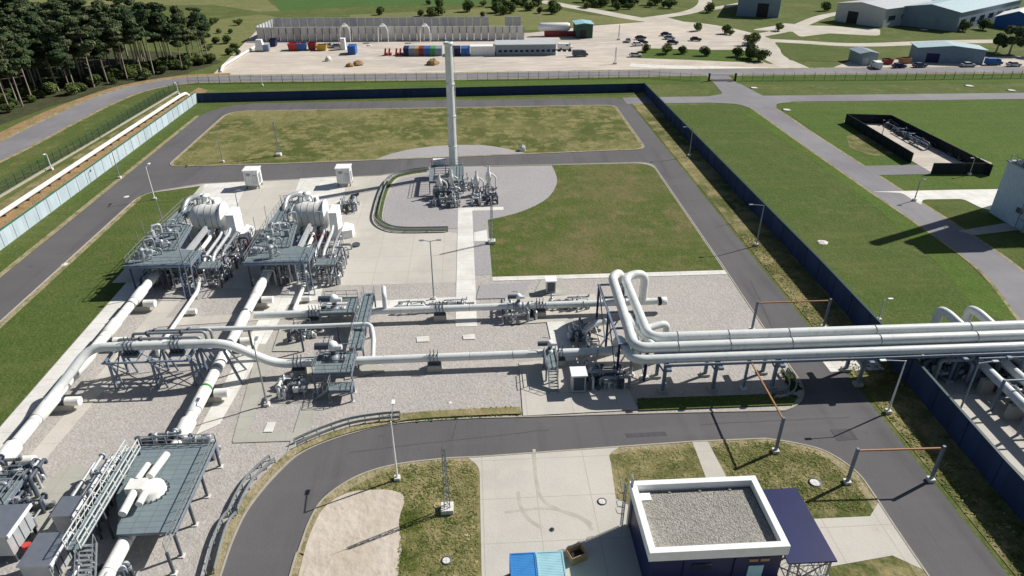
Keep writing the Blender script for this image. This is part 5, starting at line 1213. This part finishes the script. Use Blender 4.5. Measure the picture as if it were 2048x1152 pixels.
gable('large hall with pale teal roof and blue grey front at the top right', at(1795, 50), at(1910, 64), 70, 7.5, 9.5, 'shedblue', 'tealroof', doors=((8, 7, 5, 'shedgrey'), (17, 7, 5, 'shedgrey')), wins=7)
gable('blue fronted tent with white roof at the right edge', at(1985, 54), at(2070, 62), 20, 4.2, 7, 'blue', 'white', 'tent_hall', 'tent')
gable('low wide shed with pale teal roof behind the parked cars', at(1830, 124), at(1964, 130), 9, 4.6, 5.6, 'shedblue', 'tealroof', 'low_shed', 'shed', doors=((3, 4, 3, 'navy'),))
gable('small grey shed with pale side left of the parked cars', at(1716, 130), at(1752, 130), 8, 3.6, 4.2, 'shedgrey', 'shedgrey', 'low_shed', 'shed', doors=((1, 2, 2.4, 'shedlight'),))
skip('orange rusty skip behind the parked cars', 1812, 128, 3.2, 2.6, 1.8, 'orange')
skip('dark red trailer beside the parked white van', 1778, 130, 2.6, 3, 1.6, 'darkred')

# ---- vehicles
def car(label, px, py, rot, col, van=False, group='cars parked around the yards'):
    p = at(px, py); t = thing('parked_van' if van else 'parked_car', label, 'van' if van else 'car', (0, 0, 0), group)
    L, W = (5.4, 2.0) if van else (4.4, 1.8)
    prof = [(-L/2, .35), (L/2, .35), (L/2, .8), (L*.42, .95), (L*.3, 1.0 if not van else 1.3), (-L*.48, 1.0 if not van else 2.2), (-L/2, .8)] if not van else [(-L/2, .35), (L/2, .35), (L/2, .95), (L*.38, 1.2), (L*.22, 2.1), (-L/2+.05, 2.2), (-L/2, .8)]
    def ext(prof, w0, w1=None, z1=None):
        n = len(prof); vs = [(x, -w0/2, z) for x, z in prof]+[(x, w0/2, z) for x, z in prof]
        return MB().add(vs, [tuple(range(n)), tuple(range(2*n-1, n-1, -1))]+[(i, n+i, n+(i+1) % n, (i+1) % n) for i in range(n)])
    ext(prof, W).build('body', col, t)
    if not van:
        n = 4; b = [(-L*.42, .98), (L*.26, .98), (L*.1, 1.45), (-L*.3, 1.45)]
        q = MB(); vs = [(x, -W/2*(.94 if z < 1.2 else .78), z) for x, z in b]+[(x, W/2*(.94 if z < 1.2 else .78), z) for x, z in b]
        q.add(vs, [(0, 1, 2, 3), (7, 6, 5, 4), (0, 4, 5, 1), (1, 5, 6, 2), (3, 2, 6, 7), (0, 3, 7, 4)]); q.build('windows', 'glass', t)
        MB().box((-L*.1, 0, 1.47), (L*.38, W*.74, .05)).build('roof', col, t)
    else:
        MB().box((L*.3, 0, 1.62), (.5, W*.86, .5)).build('windscreen', 'glass', t)
        for s in (-1, 1): MB().box((L*.12, s*(W/2+.005), 1.6), (.9, .03, .5)).build('side_window', 'glass', t)
    for sx in (-L*.31, L*.31):
        for sy in (-1, 1):
            wl = MB().cyl((sx, sy*(W/2-.12), .34), (sx, sy*(W/2+.04), .34), .34, n=16).build('wheel', 'rubber', t)
            MB().cyl((sx, sy*(W/2+.04), .34), (sx, sy*(W/2+.06), .34), .2, n=12).build('rim', 'steel', wl)
    for s in (-1, 1):
        MB().box((L/2+.01, s*W*.34, .72), (.05, .34, .16)).build('headlight', 'white', t); MB().box((-L/2-.01, s*W*.34, .8), (.05, .26, .2)).build('tail_light', 'red', t)
    t.location = (p.x, p.y, .07); t.rotation_euler = (0, 0, rot)
for a in (('silver car, leftmost on the gravel by the lattice pole', 1256, 84, R(80), 'silver'), ('black car beside the silver one', 1281, 79, R(20), 'black'), ('black car closest below the silver and black pair', 1284, 88, R(10), 'black'), ('white car in front of the black pair', 1275, 92, R(15), 'white'),
          ('black car at the back of the group of three', 1332, 72, R(-25), 'black'), ('blue grey car in the middle of the group of three', 1339, 79, R(-25), 'shedblue'), ('black car at the front of the group of three', 1345, 88, R(-25), 'black'), ('single dark car right of the others on the gravel', 1391, 82, R(-15), 'black'),
          ('pale car alone on the white road by the bushes', 1271, 114, R(0), 'silver'), ('dark blue car right of the white van in the row', 1797, 136, R(5), 'navy'), ('dark green grey car in the row by the shed', 1838, 135, R(5), 'steel_dark'), ('pale car under the blue shed at the right', 1935, 134, R(0), 'silver'), ('silver car at the far right of the row', 2026, 133, R(0), 'silver'),
          ('small silver car in the yard left of the white cabin', 657, 95, R(10), 'silver'), ('grey car in shade left of the white cabin', 675, 96, R(0), 'steel')): car(*a)
car('white van at the left end of the car row', 1751, 136, R(80), 'white', True); car('blue van with rounded roof at the end of the shed', 1985, 130, R(0), 'blue', True)
car('white lorry cab to the right of the long grey hall', 1130, 99, R(0), 'white', True); car('dark grey van standing in front of the grey hall, at right', 1160, 113, R(5), 'steel_dark', True)
# white pipe with bend beside the forest
t = thing('ground_pipe', 'white pipe lying on the ground with a bent end near the forest corner', 'pipe', (-80, 240, 0))
a, b, c_ = at(512, 96), at(446, 136), at(442, 145)
MB().tube([(a.x, a.y, .6), (b.x, b.y, .6), (c_.x, c_.y, .2)], .42, 1.5, 14).build('pipe', 'pipe_white', t)
p = at(520, 103); t = thing('hopper', 'white and blue hopper machine at the end of the ground pipe', 'machine', (p.x, p.y, 0))
MB().box((p.x, p.y+1, 2.2), (3.2, 3.0, 3.6), 0, .6).build('hood', 'white', t); MB().box((p.x+2.4, p.y+.6, 1.2), (2, 2.2, 2.2)).build('housing', 'shedblue', t)
for k in (-1.2, 1.2): MB().bar((p.x+k, p.y, 0), (p.x+k, p.y, 1.5), .2).build('leg', 'steel', t)

# ================================================================== TREES, BUSHES, GRASS
def leaf_cloud(g_, blobs, n, size, flat=.5):
    q = MB()
    tot = sum(b[3]**2 for b in blobs)
    for (cx, cy, cz, r, rz_) in blobs:
        for _ in range(int(n*r*r/tot)):
            while True:
                a = Vector((g_.uniform(-1, 1), g_.uniform(-1, 1), g_.uniform(-1, 1)))
                if .2 < a.length < 1: break
            a = a*(.55+.45*g_.random()) if g_.random() < .4 else a.normalized()*g_.uniform(.8, 1.05)
            p = Vector((cx+a.x*r, cy+a.y*r, cz+a.z*rz_)); s = size*g_.uniform(.6, 1.3)
            nrm = (a+Vector((g_.uniform(-.7, .7), g_.uniform(-.7, .7), g_.uniform(-.2, 1.0)))).normalized()
            u = nrm.orthogonal().normalized(); v = nrm.cross(u); th = g_.uniform(0, 6.28); u, v = u*math.cos(th)+v*math.sin(th), v*math.cos(th)-u*math.sin(th)
            q.add([p+u*s, p+v*s*.6, p-u*s, p-v*s*.6], [(0, 1, 2, 3)])
    return q
def pine(seed):
    g_ = random.Random(seed); H = g_.uniform(16, 20); t = thing('pine_tree', 'tall dark pine in the dense wood at the top left', 'tree', (0, 0, 0), 'pines of the wood at the top left')
    tr = MB(); lean = (g_.uniform(-.6, .6), g_.uniform(-.6, .6)); top = (lean[0], lean[1], H*.9)
    tr.tube([(0, 0, -.1), (lean[0]*.3, lean[1]*.2, H*.35), (lean[0]*.7, lean[1]*.8, H*.65), top], .16, .5, 8)
    tr.cyl((0, 0, -.1), (lean[0]*.2, lean[1]*.15, H*.28), .26, .17, 8)
    blobs = []
    for k in range(15):
        z = H*g_.uniform(.5, 1.0); rr = 3.4*(1.15-abs(z/H-.72)*1.5); a = g_.uniform(0, 6.28); d = g_.uniform(.3, 2.3)
        c = (lean[0]+math.cos(a)*d, lean[1]+math.sin(a)*d, z); blobs.append((*c, g_.uniform(.9, 1.5)*max(.5, rr/2.2), g_.uniform(.5, .9)))
        tr.bar((lean[0]*z/H, lean[1]*z/H, z-.8), c, .09)
    for k in range(5):
        z = H*g_.uniform(.3, .6); a = g_.uniform(0, 6.28); tr.bar((lean[0]*z/H, lean[1]*z/H, z), (math.cos(a)*1.5, math.sin(a)*1.5, z+.3), .06)
    tr.build('trunk', 'bark', t); leaf_cloud(g_, blobs, 4400, .38).build('crown', 'needles', t); return t
def bush(seed, label='leafy green bush', mat='undergrowth', s=1.0):
    g_ = random.Random(seed); t = thing('bush', label, 'bush', (0, 0, 0)); tr = MB(); blobs = []
    for k in range(6):
        a = g_.uniform(0, 6.28); d = g_.uniform(0, 1.0)*s; c = (math.cos(a)*d, math.sin(a)*d, g_.uniform(.5, 1.5)*s); blobs.append((*c, g_.uniform(.6, 1.0)*s, g_.uniform(.5, .9)*s)); tr.bar((0, 0, -.05), c, .07*s)
    tr.build('stem', 'bark', t); leaf_cloud(g_, blobs, 700, .2*s).build('foliage', mat, t); return t
pines = [pine(i) for i in range(7)]
def inside(x, y, poly):
    c = False; n = len(poly)
    for i in range(n):
        x1, y1 = poly[i-1]; x2, y2 = poly[i]
        if (y1 > y) != (y2 > y) and x < (x2-x1)*(y-y1)/(y2-y1)+x1: c = not c
    return c
forest = [(-126, 128), (-121, 165), (-117, 190), (-110, 211), (-98, 228), (-90, 238), (-87, 247), (-92, 256), (-118, 258), (-150, 268), (-200, 300), (-215, 330), (-230, 300), (-190, 240), (-150, 165), (-138, 128)]
pos = []; g_ = random.Random(99); tries = 0
while len(pos) < 296 and tries < 40000:
    tries += 1; x = g_.uniform(-232, -86); y = g_.uniform(128, 330)
    if not inside(x, y, forest): continue
    if min((math.hypot(x-a, y-b) for a, b in pos), default=99) < 3.3: continue
    pos.append((x, y))
used = set()
for i, (x, y) in enumerate(pos):
    k = i % 7; sc_ = g_.uniform(.8, 1.08)
    if k not in used: used.add(k); o = pines[k]; o.location = (x, y, 0); o.rotation_euler = (0, 0, g_.uniform(0, 6.28)); o.scale = (sc_,)*3
    else: dup(pines[k], (x, y, 0), g_.uniform(0, 6.28), scale=(sc_,)*3)
bp = [bush(s) for s in (3, 4, 5)]; usedb = set()
def put_bush(x, y, s, label, group=None, k=None):
    k = g_.randrange(3) if k is None else k
    if k not in usedb: usedb.add(k); o = bp[k]; o.location = (x, y, 0); o['label'] = label; o.scale = (s,)*3
    else: o = dup(bp[k], (x, y, 0), g_.uniform(0, 6.28), label, scale=(s,)*3)
    if group: o['group'] = group
    elif 'group' in o.keys(): del o['group']
edge = [(-122, 160), (-118.5, 182), (-114, 200), (-106, 214), (-96, 227), (-88, 236), (-85, 246)]
ep = smooth_path(edge, 8)
for i in range(110):
    j = g_.randrange(len(ep)); x, y = ep[j]; put_bush(x+g_.uniform(-16, .8), y+g_.uniform(-2, 6), g_.uniform(.7, 1.7), 'leafy bush in the undergrowth along the wood edge', 'bushes along the wood edge')
for lb, px, py, s in (('dark bush at the top end of the gravel car park', 1396, 62, 1.7), ('conical dark bush by the dirt road right of the car park', 1449, 68, 1.8), ('tiny bush next to the conical one', 1460, 70, 1.0), ('round bush at the corner of the dirt road', 1500, 90, 2.2), ('second round bush at the corner of dirt road', 1508, 86, 1.8),
                      ('yellow green bush in front of the group of three cars', 1331, 108, 1.7), ('broad bush at right end of the green patch', 1500, 118, 2.4), ('broad bush beside the right end of the green patch', 1517, 122, 2.1), ('low bush in the middle of the green patch', 1412, 112, 1.6), ('low bush left in the green patch', 1290, 104, 1.4), ('low green bush between cars and the dirt track', 1361, 108, 1.4), ('low bush right of the middle of the green patch', 1470, 114, 1.7),
                      ('dark bush behind the long panel wall, right', 1010, 30, 2.0), ('dark bush far beyond the panel wall', 940, 24, 2.6), ('scrub beyond the panel wall near its middle', 860, 34, 2.0), ('scrub beyond the panel wall left of middle', 760, 30, 1.8), ('dark scrub at the top centre', 1180, 14, 3), ('wide dark scrub at the top right of centre', 1250, 12, 3.2), ('dark scrub by dirt road at top', 1310, 10, 2.8),
                      ('dark bush beside the blue grey hall', 1420, 26, 2.3), ('bushy plant before the pale warehouse, left', 1652, 22, 2.2), ('dark low bush by the dirt road left of the pale warehouse', 1556, 62, 1.6), ('large dark bush right of the teal hall', 1925, 62, 2.2), ('dark bush between teal hall and tent', 1965, 60, 2.2)):
    p = at(px, py); put_bush(p.x, p.y, s, lb)
def broad(label, px, py, H, seed):
    g2 = random.Random(seed); p = at(px, py); t = thing('broadleaf_tree', label, 'tree', (0, 0, 0)); tr = MB().cyl((0, 0, -.1), (0, 0, H*.55), .35, .2, 10); blobs = []
    for k in range(12):
        a = g2.uniform(0, 6.28); d = g2.uniform(.3, H*.36); c = (math.cos(a)*d, math.sin(a)*d, g2.uniform(H*.35, H*.92)); blobs.append((*c, g2.uniform(.14, .22)*H, g2.uniform(.1, .17)*H)); tr.bar((0, 0, H*.35), c, .12)
    tr.build('trunk', 'bark', t); leaf_cloud(g2, blobs, 3000, .42).build('crown', 'needles', t); t.location = (p.x, p.y, 0)
broad('large dark tree at the right edge behind the low shed', 2018, 108, 9.5, 1); broad('second dark tree touching the right edge', 2052, 112, 8.5, 2); broad('dark tree left of the big tree behind blue van', 1992, 104, 6, 3)
for i in range(46):
    px, py = g_.choice([(g_.uniform(840, 1180), g_.uniform(6, 34)), (g_.uniform(1130, 1380), g_.uniform(4, 22)), (g_.uniform(1100, 1460), g_.uniform(40, 60)) if i % 4 == 0 else (g_.uniform(960, 1120), g_.uniform(10, 30))])
    p = at(px, py); put_bush(p.x, p.y, g_.uniform(1.0, 2.6), 'scrubby bush in the rough land beyond the storage yard', 'scrub beyond the storage yard')
for i in range(16):
    p = at(g_.uniform(430, 520), g_.uniform(40, 110)); put_bush(p.x-6, p.y, g_.uniform(.8, 1.6), 'small scrub bush between the wood and the panel walls', 'scrub between wood and panel walls')
sheet('rough_ground', smooth_path(pl((700, 30), (900, 20), (1060, 14), (1180, 30), (1290, 42), (1180, 50), (1060, 60), (900, 50), (700, 44))), 'tan_field', .012)
sheet('rough_ground', smooth_path(pl((430, 40), (520, 30), (560, 40), (520, 60), (470, 95), (425, 120), (405, 90))), 'tan_field', .014)
sheet('dirt_patch', rounded(pl((1500, 60), (1640, 66), (1760, 72), (1760, 58), (1660, 52), (1560, 50)), 4), 'dirt', .018)
sheet('dirt_patch', rounded(pl((1560, 46), (1660, 54), (1700, 62), (1600, 74)), 3), 'dirt', .022)
sheet('dry_patch', rounded(pl((1690, 268), (1760, 272), (1820, 300), (1760, 315), (1700, 300)), 6), 'lawn_dry', .05)
sheet('dry_patch', rounded(pl((1260, 120), (1440, 124), (1580, 130), (1560, 136), (1260, 134)), 1), 'sand', .028)
# worn marks on the hard ground
M['mark'] = layered('tyre_marks', (176, 171, 160), [(.8, (190, 185, 174), .4, .6, I3, .9)], .95)
M['patch_dark'] = layered('asphalt_repair', (82, 80, 83), [(1.5, (94, 92, 95), .4, .7, I3, .8)], .95)
for k_, (pts, wd) in enumerate((([(1068, 900), (1072, 960), (1085, 1000), (1120, 1022), (1165, 1040), (1185, 1062)], .16), ([(1036, 985), (1042, 1015), (1058, 1040), (1085, 1058)], .16), ([(1010, 1026), (1090, 1018), (1150, 1030), (1185, 1050)], .12))):
    p_ = smooth_path(pl(*pts), 6); struct('tyre_mark', ribbon(MB(), p_, -wd, wd, .114+.002*k_, .114+.002*k_), 'mark')
for k_, (a_, b_, wd) in enumerate((((1430, 455), (1500, 440), .12), ((905, 880), (915, 838), .05), ((1400, 850), (1700, 835), .05), ((1100, 860), (700, 905), .05), ((1500, 560), (1560, 690), .06), ((100, 600), (260, 440), .05))):
    A_, B_ = at(*a_), at(*b_); n_ = 14; pts = []
    for i in range(n_+1): v = A_.lerp(B_, i/n_); pts.append((v.x+g_.uniform(-.08, .08), v.y+g_.uniform(-.08, .08)))
    struct('road_joint', ribbon(MB(), pts, -wd, wd, .056+.001*k_, .056+.001*k_), 'patch_dark')
for k_, q_ in enumerate((pl((640, 1000), (655, 985), (668, 994), (652, 1010)), pl((1250, 868), (1330, 864), (1334, 872), (1254, 876)), pl((1660, 860), (1700, 858), (1716, 880), (1674, 882)))):
    sheet('road_patch', q_, 'patch_dark', .064+.002*k_)
# grass tufts on verges and dry grass near the camera
def tufts(name, areas, n, size, mat, seed):
    g2 = random.Random(seed); q = MB()
    for (fn, k) in areas:
        for _ in range(k):
            x, y = fn(g2); s = size*g2.uniform(.5, 1.4); a = g2.uniform(0, 3.14); dx, dy = math.cos(a)*s*.5, math.sin(a)*s*.5; lx, ly = g2.uniform(-.5, .5)*s, g2.uniform(-.5, .5)*s
            lx, ly = lx*2.2, ly*2.2; q.add([(x-dx, y-dy, .1), (x+dx, y+dy, .1), (x+lx+dx*.3, y+ly+dy*.3, .1+s*.22), (x+lx-dx*.3, y+ly-dy*.3, .1+s*.22)], [(0, 1, 2, 3)])
    o = q.build(name, mat, None); o['kind'] = 'stuff'; o['label'] = 'uneven tufts of dry and green grass on the verges'; o['category'] = 'grass'; return o
def poly_fn(poly):
    xs = [p[0] for p in poly]; ys = [p[1] for p in poly]
    def f(g2):
        while True:
            x = g2.uniform(min(xs), max(xs)); y = g2.uniform(min(ys), max(ys))
            if inside(x, y, poly): return x, y
    return f
grassB = [(-12.5, 46.9), (-8.4, 49.6), (-3, 50.3), (-1.6, 50), (-.5, 48.6), (-.5, 36.5), (-6.9, 36.5), (-7.3, 43.5), (-7.2, 46), (-9, 46.9)]
tufts('grass_tufts', [(poly_fn(grassB), 4200), (poly_fn([(-7.2, 44), (-5.4, 44), (-5.2, 36), (-7.1, 36)]), 3500), (poly_fn([(13.1, 43.9), (21, 43.9), (21.3, 50.3), (13.8, 50.3)]), 2300), (poly_fn([(23.3, 43), (34.5, 41.6), (35.6, 45), (33.5, 49.4), (30, 51), (23.6, 51)]), 3600), (poly_fn([(43.4, 30), (47.4, 30), (49, 100), (43.4, 100)]), 7000)], 0, .20, 'tuft', 5)
tufts('grass_tufts', [(lambda g2: (lambda a: (a[0]+g2.uniform(-.1, .1), a[1]+g2.uniform(-.45, .55)))((lambda u: (4.2-14.5*u, 57.2-.6*u*u))(g2.random())), 2600), (poly_fn([(17.3, 57.0), (34.6, 57.4), (35.2, 58.1), (17.3, 58.4)]), 1800), (poly_fn([(34.8, 58.8), (36.0, 59.2), (36.3, 62.5), (35.4, 62.5)]), 1200)], 0, .3, 'bush', 6)
